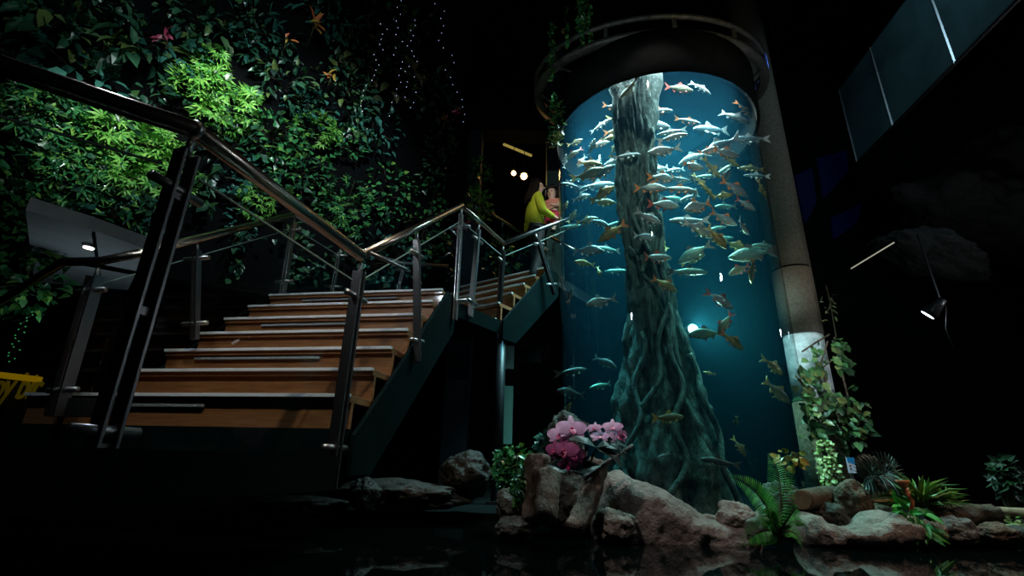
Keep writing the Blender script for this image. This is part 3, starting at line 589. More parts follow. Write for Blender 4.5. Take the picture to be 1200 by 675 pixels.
for (x, y, ln, ang, kd, spc, dp) in FISH:
    sp = 'barb' if spc == 'b' else 'slim'
    d = ray(x, y); dh = V((d.x, d.y)); cxy = V((TX, TY)); aa = dh.dot(dh); bb = dh.dot(-cxy); rr_ = TR - .16; cc = cxy.dot(cxy) - rr_ * rr_; disc = bb * bb - aa * cc
    if disc <= 0.002: t0 = t1 = -bb / aa
    else: t0 = (-bb - math.sqrt(disc)) / aa; t1 = (-bb + math.sqrt(disc)) / aa
    best = None
    for tr_ in range(40):
        f_ = min(.92, max(.0, dp + (rf.random() - .5) * (.1 + .02 * tr_))); tt = t0 + (t1 - t0) * f_; P = EYE + d * tt; L_ = ln * tt / FPX * 1.0
        c_, r_ = trunk_at(P.z); ok = (V((P.x - c_.x, P.y - c_.y)).length > r_ + .10 or P.y < c_.y - r_ * .8)
        pen = (0 if ok else 5) + max(0, P.z - 4.55) * 40
        for q_, s_ in placed: pen += max(0, (L_ + s_) * .30 - (P - q_).length)
        if best is None or pen < best[0] - 1e-6: best = (pen, P, L_)
        if pen == 0: break
    _, P, L_ = best; placed.append((P, L_))
    key = (kd, sp, rf.choice((-.35, 0, .35)))
    yaw = rf.uniform(-.45, .45); a = math.radians(ang); X = (CR * math.cos(a) + CU * math.sin(a)) * math.cos(yaw) + CF * math.sin(yaw)
    L_ = L_ / math.cos(yaw)
    Zu = V((0, 0, 1)) if abs(math.sin(a)) < .9 else (CR * (1 if rf.random() < .5 else -1) + V((0, 0, .5)))
    Zu = Zu - CF * .12; Zu = (Zu - X * Zu.dot(X)).normalized(); Y = Zu.cross(X)
    if key not in CD0: root = CD0[key] = fish_proto(*key); first = True
    else:
        src = CD0[key]; root = src.copy(); C.objects.link(root)
        for ch in src.children:
            if ln < 18 and ch.name.split('.')[0] not in ('tail_fin', 'dorsal_fin'): continue
            c_ = ch.copy(); c_.parent = root; C.objects.link(c_)
    mw = Matrix((X, Y, Zu)).transposed().to_4x4() @ Matrix.Diagonal((L_, L_, L_, 1)); mw.translation = P
    root.matrix_world = mw
    frec.append((root, x, y, ln, ang, kd))
# labels: look, heading and place in the tank, with a rank where several agree
def head(a):
    a %= 360
    for lo_, hi_, s_ in ((0, 15, 'swimming right'), (15, 65, 'rising to the right'), (65, 115, 'pointing up'), (115, 165, 'rising to the left'), (165, 200, 'swimming left'), (200, 245, 'diving to the left'), (245, 300, 'diving down'), (300, 340, 'diving to the right'), (340, 361, 'swimming right')):
        if lo_ <= a < hi_: return s_
grp = {}
for r_ in frec:
    o, x, y, ln, ang, kd = r_
    _, _, colr, finn = KIND[kd]; size = 'large' if ln >= 36 else 'small' if ln < 24 else 'medium'
    zone = 'near the top' if y < 160 else 'upper shoal' if y < 232 else 'lower shoal' if y < 300 else 'halfway down' if y < 420 else 'low down'
    l_, r0_ = (717, 780) if y < 330 else (725, 820)
    side = 'left of the trunk' if x < l_ else 'right of the trunk' if x > r0_ else 'by the trunk'
    grp.setdefault((size, colr, finn, head(ang), zone, side), []).append(r_)
ordn = ['', 'second ', 'third ', 'fourth ', 'fifth ']
for (size, colr, finn, hd, zone, side), L in grp.items():
    L.sort(key=lambda r_: r_[1])
    for i, r_ in enumerate(L):
        s_ = f'{size} {colr} {finn} fish {hd}, {zone}, {side}'
        if len(L) > 1: s_ += (', leftmost' if i == 0 else ', rightmost' if i == len(L) - 1 else (', middle' if len(L) == 3 else f', {ordn[i]}from left'))
        tag(r_[0], s_, 'fish', 'fish in the tank')
# ---------------------------------------------------------------- leaves
def T_lance(w_=.16, fold=.05, droop=.12):
    return ([(0, 0, 0), (.3, w_, fold), (.3, 0, 0), (.3, -w_, fold), (.7, w_ * .8, fold - droop * .3), (.7, 0, -droop * .4), (.7, -w_ * .8, fold - droop * .3), (1, 0, -droop)],
            [(0, 2, 1), (0, 3, 2), (1, 2, 5, 4), (2, 3, 6, 5), (4, 5, 7), (5, 6, 7)])
def T_ivy():
    o = [(0, 0), (-.12, .22), (.02, .42), (.30, .40), (.55, .26), (1, 0), (.55, -.26), (.30, -.40), (.02, -.42), (-.12, -.22)]
    v = [(.3, 0, -.03)] + [(x, y, .05 * abs(y) * 2 - .1 * max(0, x - .4)) for x, y in o]
    return v, [(0, i, i % 10 + 1) for i in range(1, 11)]
def T_star(n_=7):
    v = []; f = []
    for i in range(n_):
        a = (i - (n_ - 1) / 2) * (4.6 / n_); l = 1 - .28 * abs(i - (n_ - 1) / 2) / (n_ / 2); c, s_ = math.cos(a), math.sin(a); k = len(v)
        for x, y, z in ((.03, 0, 0), (.45 * l, .12 * l, .06), (.5 * l, 0, .02), (.45 * l, -.12 * l, .06), (l, 0, -.10)): v.append((x * c - y * s_, x * s_ + y * c, z))
        f += [(k, k + 2, k + 1), (k, k + 3, k + 2), (k + 1, k + 2, k + 4), (k + 2, k + 3, k + 4)]
    return v, f
def T_petal(w_, cup, nx=7, ny=6):
    v = []; f = []
    for i in range(nx + 1):
        x = i / nx; h = w_ * math.sin(PI * (x ** .75) * .93 + .05) ** .7
        for j in range(ny + 1):
            y = (j / ny * 2 - 1); v.append((x, y * h, -.22 * x * x + cup * (x - x * x) * 1.5 + .07 * y * y * math.sin(x * 9) * x - cup * .7 * y * y * h))
    for i in range(nx):
        for j in range(ny): a = i * (ny + 1) + j; f.append((a, a + ny + 1, a + ny + 2, a + 1))
    return v, f
TPL = {'lance': T_lance(), 'broad': T_lance(.24, .07, .25), 'ivy': T_ivy(), 'star': T_star(), 'pinna': T_lance(.09, .03, .1), 'blade': T_lance(.05, .02, .35), 'round': T_lance(.34, .04, .1), 'petal': T_petal(.27, .10), 'wide': T_petal(.44, .14)}
def put(mb, tpl, p, d, nrm, s_):
    v, f = TPL[tpl]; X = V(d).normalized(); Z = V(nrm); Z = Z - X * Z.dot(X)
    if Z.length < 1e-4: Z = X.orthogonal()
    Z.normalize(); Y = Z.cross(X); p = V(p); mb.add([p + (X * a + Y * b_ + Z * c) * s_ for a, b_, c in v], f)
rl = random.Random(11)
def rv(): return V((rl.gauss(0, 1), rl.gauss(0, 1), rl.gauss(0, 1)))
def plant(name, label, px, py, rx, ry, D, n_, tpl, m, ls, cat='plant', group=None, droop=.4, out=.25, stem=True, shell=.6, base=None):
    """leafy clump: rx, ry half-sizes in pixels at plan distance D (None = on the plant wall)"""
    c = PW(px, py, WA, WB) if D is None else PD(px, py, D)
    k = (c - EYE).dot(CF) / FPX; rx *= k; ry *= k
    tocam = (EYE - c); tocam.z = 0; tocam.normalize(); side = V((-tocam.y, tocam.x, 0))
    root = thing(name, label, cat, c - V((0, 0, ry)), group); mb = MB(); st = MB(); b0 = c - tocam * out * .6 if base is None else V(base)
    for i in range(n_):
        a = rl.uniform(0, 2 * PI); r = math.sqrt(rl.random()) ; x, z = r * math.cos(a), r * math.sin(a)
        bulge = out * (math.sqrt(max(0, 1 - r * r)) * rl.uniform(1 - shell, 1))
        p = c + side * x * rx + V((0, 0, z * ry)) + tocam * (bulge - out * .3)
        d = side * x * .8 + V((0, 0, z * .7 - droop)) + tocam * rl.uniform(.1, .9) + rv() * .45
        nr = tocam * .9 + V((0, 0, .7)) + rv() * .35
        put(mb, tpl, p, d, nr, ls * rl.uniform(.6, 1.25))
        if stem and i % 9 == 0: st.tube([b0, (b0 + p) / 2 + V((0, 0, .03)), p], .004, 4, False)
    mb.build('foliage', m, root, False)
    if stem: st.build('stem', 'stem', root)
    return root
g_w = 'plants on the plant wall'
WALLP = [
 # name, label, px, py, rx, ry, n, template, material, leaf size
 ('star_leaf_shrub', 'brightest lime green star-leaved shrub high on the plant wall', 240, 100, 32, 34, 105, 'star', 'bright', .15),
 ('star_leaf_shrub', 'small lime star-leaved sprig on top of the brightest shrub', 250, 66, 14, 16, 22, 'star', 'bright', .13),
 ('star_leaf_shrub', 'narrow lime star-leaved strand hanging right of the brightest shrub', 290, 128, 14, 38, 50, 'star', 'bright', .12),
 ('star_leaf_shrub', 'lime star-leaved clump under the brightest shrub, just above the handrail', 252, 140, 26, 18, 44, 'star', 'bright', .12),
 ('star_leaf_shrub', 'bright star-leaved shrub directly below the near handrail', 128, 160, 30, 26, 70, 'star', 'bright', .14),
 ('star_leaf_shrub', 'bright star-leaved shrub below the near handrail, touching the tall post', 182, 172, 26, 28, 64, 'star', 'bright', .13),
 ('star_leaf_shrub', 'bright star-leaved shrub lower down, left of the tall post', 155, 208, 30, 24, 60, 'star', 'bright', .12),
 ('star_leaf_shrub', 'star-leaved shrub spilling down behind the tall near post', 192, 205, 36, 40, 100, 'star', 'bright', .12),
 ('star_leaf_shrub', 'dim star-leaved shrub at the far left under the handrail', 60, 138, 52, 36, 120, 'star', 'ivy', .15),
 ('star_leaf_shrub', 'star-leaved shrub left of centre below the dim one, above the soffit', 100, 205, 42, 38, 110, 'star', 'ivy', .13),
 ('climbing_ivy', 'dark climbing ivy at the left picture edge below the star-leaved shrubs', 30, 215, 42, 45, 170, 'ivy', 'ivy', .09),
 ('climbing_ivy', 'ivy trailing over the left part of the grey soffit', 38, 275, 38, 34, 150, 'ivy', 'ivy', .08),
 ('climbing_ivy', 'ivy cascading in front of the soffit downlight', 92, 262, 26, 30, 100, 'ivy', 'tealleaf', .07),
 ('climbing_ivy', 'low ivy under the far left handrail end', 28, 335, 40, 42, 140, 'ivy', 'ivy', .09),
 ('hanging_creeper', 'creeper hanging to a point right of the soffit', 148, 262, 24, 34, 95, 'lance', 'ivy', .10),
 ('hanging_creeper', 'glossy blue-green creeper beside the tall near post', 178, 248, 28, 26, 90, 'lance', 'tealleaf', .10),
 ('climbing_ivy', 'glossy ivy right of the brightest shrub, in the middle of the plant wall', 318, 160, 38, 36, 190, 'ivy', 'ivy', .075),
 ('climbing_ivy', 'glossy ivy just above the sloping near handrail, middle', 292, 212, 34, 36, 150, 'ivy', 'tealleaf', .07),
 ('climbing_ivy', 'small-leaved ivy above where the two handrails meet', 352, 200, 38, 40, 200, 'ivy', 'ivy', .07),
 ('star_leaf_shrub', 'small star-leaved shrub in the darker middle of the plant wall', 372, 152, 28, 24, 70, 'star', 'bright', .10),
 ('star_leaf_shrub', 'star-leaved shrub hanging right above the handrail corner', 405, 242, 32, 40, 100, 'star', 'ivy', .10),
 ('climbing_ivy', 'dark ivy right of the handrail corner', 455, 225, 34, 42, 150, 'ivy', 'ivy', .07),
 ('climbing_ivy', 'dark ivy behind the right-hand stair posts', 500, 255, 30, 52, 150, 'ivy', 'ivy', .07),
 ('climbing_ivy', 'dim ivy low behind the right-hand stair glass', 455, 305, 48, 36, 160, 'ivy', 'tealleaf', .075),
 ('star_leaf_shrub', 'yellow-green star-leaved shrub just above the sloping near handrail, lower middle', 300, 235, 20, 22, 50, 'star', 'bright', .10),
 ('hanging_creeper', 'creeper hanging over the left stair rail', 285, 262, 16, 30, 60, 'lance', 'tealleaf', .08),
 ('broad_leaf_plant', 'broad ribbed-leaf plant at the top left corner', 160, 55, 34, 30, 34, 'broad', 'broad', .28),
 ('broad_leaf_plant', 'broad-leaved plant right of the top left corner', 205, 62, 26, 26, 30, 'broad', 'tealleaf', .20),
 ('broad_leaf_plant', 'dim broad-leaved plant left of the handrail top', 95, 85, 48, 26, 40, 'broad', 'tealleaf', .22),
 ('broad_leaf_plant', 'dark broad-leaved plant along the top left edge', 60, 25, 60, 30, 46, 'broad', 'broad', .22),
 ('lance_leaf_plant', 'long-leaved plant at the top edge above the brightest shrub', 295, 32, 32, 40, 70, 'lance', 'tealleaf', .18),
 ('lance_leaf_plant', 'long-leaved plant at the top edge right of the red bracts', 385, 18, 38, 26, 70, 'lance', 'tealleaf', .20),
 ('broad_leaf_plant', 'wide-leaved plant at the top edge above the brightest shrub', 245, 28, 30, 26, 32, 'broad', 'broad', .20),
 ('broad_leaf_plant', 'pale olive broad-leaved plant in the upper middle of the plant wall', 425, 52, 20, 36, 16, 'broad', 'pale', .22),
 ('broad_leaf_plant', 'pale drooping broad-leaved plant right of the upper middle', 462, 92, 28, 34, 22, 'broad', 'pale', .22),
 ('broad_leaf_plant', 'dark broad-leaved plant in the middle right of the plant wall', 400, 105, 38, 34, 60, 'broad', 'broad', .15),
 ('lance_leaf_plant', 'drooping long-leaved plant at the right edge of the plant wall', 508, 105, 26, 42, 60, 'lance', 'broad', .17),
 ('broad_leaf_plant', 'dim grey-green plant above the dark ivy, right of middle', 435, 148, 40, 36, 90, 'broad', 'tealleaf', .11),
 ('lance_leaf_plant', 'dim long-leaved plant low at the right edge of the plant wall', 515, 180, 22, 45, 70, 'lance', 'broad', .12),
 ('broad_leaf_plant', 'dark broad-leaved plant in the gap right of the brightest shrub', 335, 95, 34, 32, 60, 'broad', 'broad', .15),
 ('climbing_ivy', 'ivy patch under the orange hanging bract', 365, 125, 30, 24, 110, 'ivy', 'tealleaf', .07),
 ('climbing_ivy', 'ivy patch in the dark middle, left of the right-hand strings of lights', 405, 165, 26, 24, 100, 'ivy', 'ivy', .065),
 ('broad_leaf_plant', 'dark broad-leaved plant at the top edge right of middle', 465, 25, 36, 26, 36, 'broad', 'broad', .17),
]
for nm, lb, x, y, rx, ry, n_, tp, mm, ls in WALLP: plant(nm, lb, x, y, rx, ry, None, n_, tp, mm, ls, 'plant', g_w)
for lb, x, y, n_, ls, mm in (('orange-red bract flower high in the upper middle of the plant wall', 362, 45, 9, .16, 'red'), ('small scarlet bud left of the orange-red bracts', 331, 60, 5, .10, 'red'), ('orange flame flower near the top edge right of middle', 433, 14, 5, .13, 'red'), ('orange bract hanging under the pale leaves', 381, 103, 4, .14, 'red'),
                        ('rose flower at the right edge of the plant wall, upper of two', 525, 143, 7, .11, 'pinkred'), ('rose flower at the right edge of the plant wall, lower of two', 512, 152, 6, .10, 'pinkred'), ('pink striped flower beside the ribbed leaf top left', 196, 62, 5, .16, 'pinkred'), ('rose flower behind the right-hand stair post', 530, 268, 6, .13, 'pinkred')):
    c = PW(x, y, WA, WB) - wn * .3; r = thing('bract_flower', lb, 'flower', c - V((0, 0, .1)), 'flowers on the plant wall'); mb = MB()
    for i in range(n_): put(mb, 'lance', c + rv() * .03, rv() + V((0, 0, .3)) - wn * .6, -wn + rv() * .3, ls * rl.uniform(.8, 1.3))
    mb.build('bracts', mm, r); MB().tube([c, c + wn * .1 - V((0, 0, .1)), c + wn * .35 - V((0, 0, .12))], .007, 6).build('stem', 'stem', r)
mb = MB(); rf2 = random.Random(5)
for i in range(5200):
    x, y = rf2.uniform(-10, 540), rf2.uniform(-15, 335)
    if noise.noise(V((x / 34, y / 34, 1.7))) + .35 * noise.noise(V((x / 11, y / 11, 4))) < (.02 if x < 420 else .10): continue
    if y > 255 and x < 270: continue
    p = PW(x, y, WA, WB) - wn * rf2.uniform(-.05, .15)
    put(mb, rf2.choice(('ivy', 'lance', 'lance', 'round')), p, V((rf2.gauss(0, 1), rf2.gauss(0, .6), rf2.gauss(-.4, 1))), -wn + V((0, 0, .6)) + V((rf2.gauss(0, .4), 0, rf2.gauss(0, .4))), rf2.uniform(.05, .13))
M['deepleaf'] = mat('deep_green_leaf', (.02, .07, .04), .3, isl=G((.008, .035, .022), (.016, .07, .04), (.03, .11, .055), (.05, .12, .03)))  # dark green leaf colours, varied from leaf to leaf
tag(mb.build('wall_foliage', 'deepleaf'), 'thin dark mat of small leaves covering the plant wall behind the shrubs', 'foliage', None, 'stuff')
# fairy light strings
for k, (lb, x0, y0, x1, y1) in enumerate((('left string of tiny white lights on the plant wall', 462, 18, 452, 150), ('middle string of tiny white lights on the plant wall', 474, 40, 470, 140), ('right string of tiny white lights on the plant wall', 500, 12, 528, 155), ('string of tiny lights trailing low on the plant wall', 440, 45, 415, 145), ('string of tiny green-white lights beside the left glass', 45, 375, 20, 430))):
    r = None; pts = []
    for i in range(18):
        f_ = i / 17; pts.append(PW(x0 + (x1 - x0) * f_ + rl.uniform(-7, 7), y0 + (y1 - y0) * f_, WA, WB) - wn * .34)
    r = thing('string_light', lb, 'string light', pts[-1], 'strings of tiny lights'); MB().tube(pts, .003, 4).build('wire', 'stem', r)
    for p in pts: MB().sphere(p, .0065, 6, 4).build('bulb', 'fairy' if k < 4 else 'greendot', r)
# doorway plants and vines around the tank top
plant('climbing_ivy', 'yellow-green ivy climbing the dark column left of the doorway', 563, 205, 13, 26, 7.2, 90, 'ivy', 'ivy', .09, out=.15)
plant('climbing_ivy', 'brighter ivy bush under the doorway column ivy', 560, 240, 18, 22, 6.9, 110, 'ivy', 'bright', .08, out=.18)
plant('leafy_shrub', 'dark leafy shrub behind the landing balustrade', 590, 300, 30, 26, 7.0, 90, 'ivy', 'ivy', .08, out=.2, base=PD(590, 352, 7.0))
def vine(label, px, y0, y1, D, w_, n_, tpl='ivy', m='ivy', ls=.05, strands=3):
    top = PD(px, y0, D); bot = PD(px, y1, D); bot.x = top.x; r = thing('hanging_vine', label, 'vine', bot, 'vines hanging by the tank'); mb = MB(); sm = MB()
    for s_ in range(strands):
        o_ = V((rl.uniform(-w_, w_), rl.uniform(-w_, w_), 0)); L_ = (top.z - bot.z) * rl.uniform(.75, 1)
        pts = [top + o_ + V((.02 * math.sin(i * 1.3 + s_), .02 * math.cos(i + s_), -L_ * i / 12)) for i in range(13)]; sm.tube(pts, .004, 4)
        for i in range(n_):
            f_ = rl.random() * 11.9; p = pts[int(f_)].lerp(pts[int(f_) + 1], f_ % 1); put(mb, tpl, p + rv() * .012, rv() * .6 + V((0, -.6, -.8)), V((0, -1, .4)) + rv() * .3, ls * rl.uniform(.6, 1.2))
    mb.build('foliage', m, r); sm.build('stem', 'stem', r)
vine('thick curtain of green vines above the ring, left of the tank top', 684, -30, 56, 4.3, .06, 130, strands=5)
vine('thin vine strand left of the thick curtain above the ring', 663, 5, 64, 4.4, .01, 50, strands=1)
vine('long vine strand hanging left of the ring', 647, 25, 95, 4.4, .02, 60, strands=2)
plant('trailing_plant', 'leafy plant trailing down the left side of the tank top under the ring', 651, 140, 9, 36, 4.5, 120, 'ivy', 'ivy', .055, out=.08)
plant('trailing_plant', 'pale tipped leaves at the bottom of the trailing plant left of the tank', 651, 165, 8, 10, 4.45, 36, 'ivy', 'varieg', .05, out=.06)

# ---------------------------------------------------------------- column on the right
cz = PD(951, 317, 6.3); cz2 = PD(969, 393, 6.3).z; CX, CY, CRr = 4.2 - .27, 6.35, .25
t = thing('concrete_column', 'tall concrete column behind the right side of the tank with white lower part', 'column', (CX, CY, .06))
def cyl(r, za, zb_, seg=40): return [[V((CX + r * math.cos(2 * PI * k / seg), CY + r * math.sin(2 * PI * k / seg), z)) for k in range(seg)] for z in (za, zb_)]
MB().loft(cyl(CRr, cz.z + .02, 9)).build('upper_shaft', 'concrete', t, True)
MB().loft(cyl(CRr - .012, cz.z - .01, cz.z + .03)).build('joint', 'black', t, True)
MB().loft(cyl(CRr, cz2, cz.z - .01)).build('middle_shaft', 'concrete', t, True)
zw = PD(985, 472, 6.3).z
MB().loft(cyl(CRr - .01, zw, cz2)).build('white_band', 'whitewrap', t, True)
MB().loft(cyl(CRr + .01, .06, zw)).build('base', mat('mossy_column_base', (.2, .17, .1), .9, ramp=((.08, .08, .04), (.28, .24, .15)), vscale=20, bump=.8), t, True)
def fr(px, py, off=.05):                      # a point just in front of the column
    p = PD(px, py, CY - CRr - off); return p
cl = [fr(940, 412), fr(955, 402), fr(972, 392)], [fr(938, 478), fr(960, 470), fr(985, 460)]
t = thing('climbing_vine', 'leafy vine wrapped around the white part of the right column', 'vine', fr(965, 470), 'vines on the right column'); sm = MB(); mb = MB()
for pts in (cl[0], cl[1], [fr(940, 440), fr(962, 432), fr(985, 415)], [fr(978, 395), fr(985, 430), fr(995, 470), fr(990, 510)], [fr(970, 400), fr(962, 425), fr(972, 460), fr(985, 500)], [fr(945, 475), fr(965, 500), fr(985, 520)]): sm.tube(pts, .012, 6)
for x, y, n_, w_ in ((952, 412, 14, 10), (946, 440, 16, 10), (955, 500, 30, 12), (982, 405, 26, 8), (988, 425, 22, 12), (958, 435, 16, 14), (950, 470, 22, 18), (985, 470, 34, 16), (1000, 490, 40, 18), (1010, 505, 24, 12), (970, 492, 34, 22), (995, 515, 22, 14), (948, 455, 12, 10)):
    for i in range(n_):
        p = fr(x + rl.gauss(0, w_ * .6), y + rl.gauss(0, w_ * .5), rl.uniform(.02, .2)); put(mb, 'round' if i % 2 else 'ivy', p, rv() * .5 + V((.2, -.4, -.7)), V((-.2, -1, .5)) + rv() * .4, .10 * rl.uniform(.6, 1.35))
mb.build('foliage', mat('column_vine_leaf', (.1, .3, .1), .4, isl=G((.015, .05, .018), (.035, .11, .035), (.09, .19, .05), (.20, .17, .05))), t); sm.build('stem', 'log', t)
plant('hanging_vine', 'variegated yellow-green vine hanging at the foot of the right column', 972, 550, 10, 38, 5.75, 290, 'round', 'varieg', .05, 'vine', 'vines on the right column', out=.12, droop=.8)
vp = [fr(968, 335), fr(972, 350), fr(976, 372), fr(980, 395)]
t = thing('climbing_vine', 'thin vine with few small yellowish leaves above the wrapped vine', 'vine', vp[-1], 'vines on the right column'); MB().tube(vp, .008, 6).build('stem', 'stem', t); mb = MB()
for i in range(22): put(mb, 'lance', fr(974 + rl.gauss(0, 5), rl.uniform(345, 378)), rv() + V((0, 0, -.4)), V((0, -1, .3)), .09 * rl.uniform(.6, 1.2))
mb.build('foliage', 'pale', t)

# information card on a post at the column foot
a = PD(992, 536, 5.7); b_ = PD(1004.5, 554.5, 5.7); W_, H_ = b_.x - a.x, a.z - b_.z
t = thing('information_card', 'small blue and white card with a picture standing at the column foot', 'sign', ((a.x + b_.x) / 2, 5.7, .06)); cx_ = (a.x + b_.x) / 2; cz_ = (a.z + b_.z) / 2
MB().box((cx_, 5.71, cz_), (W_, .012, H_)).build('card', mat('glowing_white_card', (.62, .68, .8), .5, emis=(.6, .7, .9), es=.12), t)  # weak emission brightens the card in place of light on it
MB().prism([V((a.x, 5.703, a.z)), V((a.x, 5.703, a.z - H_ * .28)), V((b_.x, 5.703, a.z - H_ * .48)), V((b_.x, 5.703, a.z))], (0, -.002, 0)).build('blue_header', mat('glowing_blue_print', (.02, .2, .5), .5, emis=(.02, .25, .55), es=.12), t)  # printed blue glows weakly like the card behind it
MB().tube([(cx_ - W_ * .22, 5.704, cz_ - H_ * .05), (cx_ - W_ * .22, 5.699, cz_ - H_ * .05)], W_ * .14, 12).build('orange_picture', 'red', t)
MB().tube([(cx_ - W_ * .2, 5.704, cz_ - H_ * .25), (cx_ - W_ * .2, 5.699, cz_ - H_ * .25)], W_ * .1, 12).build('dark_picture', 'black', t)
MB().box((cx_, 5.73, (b_.z + .06) / 2 + .03), (.03, .02, b_.z - .02)).build('post', 'greyrock', t)

# ---------------------------------------------------------------- rocks and logs
def rock(label, px, py, wpx, hpx, D, m='rock', seed=0, dep=1.0, rough=.28, name='boulder', cat='rock', group=None, tilt=0, sub=5, flat=0):
    import bmesh
    c = PD(px, py, D); k = (c - EYE).dot(CF) / FPX; sx, sz_ = wpx * k / 2, hpx * k / 2; sy = (sx + sz_) / 2 * dep
    bm = bmesh.new(); bmesh.ops.create_icosphere(bm, subdivisions=sub, radius=1); so = V((seed * 7.3, seed * 3.1, seed * 1.7))
    for v in bm.verts:
        p = v.co.copy(); n1 = noise.noise(p * 1.1 + so); n2 = noise.noise(p * 2.6 + so * 2); n3 = abs(noise.noise(p * 5.5 + so)); n4 = noise.noise(p * 12 + so)
        p = p * (1 + rough * n1 + rough * .6 * n2 - rough * .45 * n3 + rough * .16 * n4 - rough * .2 * abs(noise.noise(p * 9 + so)) + rough * .06 * noise.noise(p * 26))
        if flat: p.z = max(p.z, -flat)
        x, z = p.x * sx, p.z * sz_
        v.co = V((x * math.cos(tilt) - z * math.sin(tilt), p.y * sy, x * math.sin(tilt) + z * math.cos(tilt)))
    me = bpy.data.meshes.new(name); bm.to_mesh(me); bm.free(); me.polygons.foreach_set('use_smooth', [True] * len(me.polygons)); me.materials.append(M[m])
    o = bpy.data.objects.new(name, me); C.objects.link(o); o.location = c; return tag(o, label, cat, group)
gr = 'rocks along the pond edge'
BO = PD(765, 600, 3.55)
def boulder_profile(label, top, bot, D, dep, m, seed):
    """boulder with a given crest line (pixels) extruded in depth with rounded, noisy sides"""
    n_ = 96; rings = []; lx, rx = top[0][0], top[-1][0]
    def itp(L, x):
        for (xa, ya), (xb, yb) in zip(L, L[1:]):
            if xa <= x <= xb: return ya + (yb - ya) * (x - xa) / max(1e-6, xb - xa)
        return L[-1][1]
    for i in range(n_ + 1):
        x = lx + (rx - lx) * i / n_; t_ = PD(x, itp(top, x), D); b2 = PD(x, itp(bot, x), D); h = max(.01, t_.z - b2.z); rg = []
        endf = min(1, 6 * min(i, n_ - i) / n_ + .15); 
        for j in range(44):
            a_ = 2 * PI * j / 44; y_ = math.cos(a_); z_ = math.sin(a_); y_ = math.copysign(abs(y_) ** (.3 if z_ < 0 else .8), y_)
            q = V((t_.x * .5 + b2.x * .5, D + dep * (.5 + .5 * endf) * y_, b2.z + h * (.5 + .5 * z_)))
            so = V((seed, seed * 2, 0)); nn = noise.noise(q * 4 + so) * .035 + noise.noise(q * 10 + so) * .016 - abs(noise.noise(q * 5 + so)) * .018 + noise.noise(q * 22 + so) * .007 - abs(noise.noise(q * 15)) * .008 + noise.noise(q * 48) * .003
            rg.append(q + V((nn * .3, -nn * 1.3 * (1 if y_ < 0 else -1), nn * (1 if z_ > 0 else .2))))
        rings.append(rg)
    c = rings[n_ // 2]; base = V((sum(p.x for p in c) / 44, D, min(p.z for p in c)))
    o = MB().loft(rings).build('boulder', m, None, True, base); return tag(o, label, 'rock', gr)
boulder_profile('large pale sandstone boulder with orchid shadows in front of the tank', [(692, 612), (703, 580), (712, 556), (728, 553), (748, 562), (775, 572), (800, 586), (825, 600), (850, 606), (872, 604), (884, 622)], [(692, 645), (884, 645)], 3.55, .26, 'rock', 3)
rock('knobbly dark foot of the large sandstone boulder, at its left waterline', 722, 617, 55, 38, 3.3, 'drift', 4, group=gr)
rock('rounded stone at the right end of the large boulder', 862, 610, 44, 40, 3.45, 'rock', 5, group=gr)
rock('grey stone at the waterline under the ivy, left of the stumps', 603, 592, 46, 36, 3.45, 'greyrock', 6, group=gr)
rock('low grey stone below the other grey stone, left of the stumps', 606, 618, 50, 26, 3.3, 'greyrock', 7, group=gr)
rock('brown stone half hidden in the left ivy', 599, 546, 26, 24, 3.75, 'drift', 8, group=gr)
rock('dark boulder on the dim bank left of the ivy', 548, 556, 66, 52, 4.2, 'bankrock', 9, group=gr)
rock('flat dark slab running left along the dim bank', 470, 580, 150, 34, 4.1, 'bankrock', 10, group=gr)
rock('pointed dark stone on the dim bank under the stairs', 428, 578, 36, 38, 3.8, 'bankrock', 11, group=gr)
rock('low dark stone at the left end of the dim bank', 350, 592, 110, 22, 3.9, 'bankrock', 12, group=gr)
rock('dark grey rock behind the fern, in front of the tank right', 915, 590, 56, 46, 3.9, 'darkrock', 13, group=gr)
rock('dark tall rock behind the left orchid at the tank foot', 662, 525, 44, 86, 3.72, 'darkrock', 14, group=gr)
rock('upright brown wedge-shaped stone right of the sawn log', 1001, 591, 36, 52, 3.75, 'brownrock', 15, rough=.26, group=gr)
boulder_profile('long flat tan rock with pale left end at the right waterline', [(938, 612), (950, 604), (970, 612), (990, 618), (1010, 612), (1022, 600), (1040, 597), (1060, 604), (1072, 618)], [(938, 638), (1072, 638)], 3.5, .2, 'rock', 17)
rock('tan rock slope behind the long flat rock', 1040, 612, 66, 36, 3.75, 'brownrock', 18, group=gr)
rock('light grey pointed stone at the waterline right of the spiky plant', 1122, 622, 46, 32, 3.5, 'greyrock', 19, group=gr)
rock('small brown stone left of the light grey pointed stone', 1092, 624, 30, 26, 3.45, 'brownrock', 20, group=gr)
rock('brown stone at the right waterline below the bamboo', 1166, 625, 56, 26, 3.55, 'brownrock', 21, group=gr)
rock('dark stone at the right picture edge', 1205, 628, 60, 24, 3.5, 'darkrock', 22, group=gr)
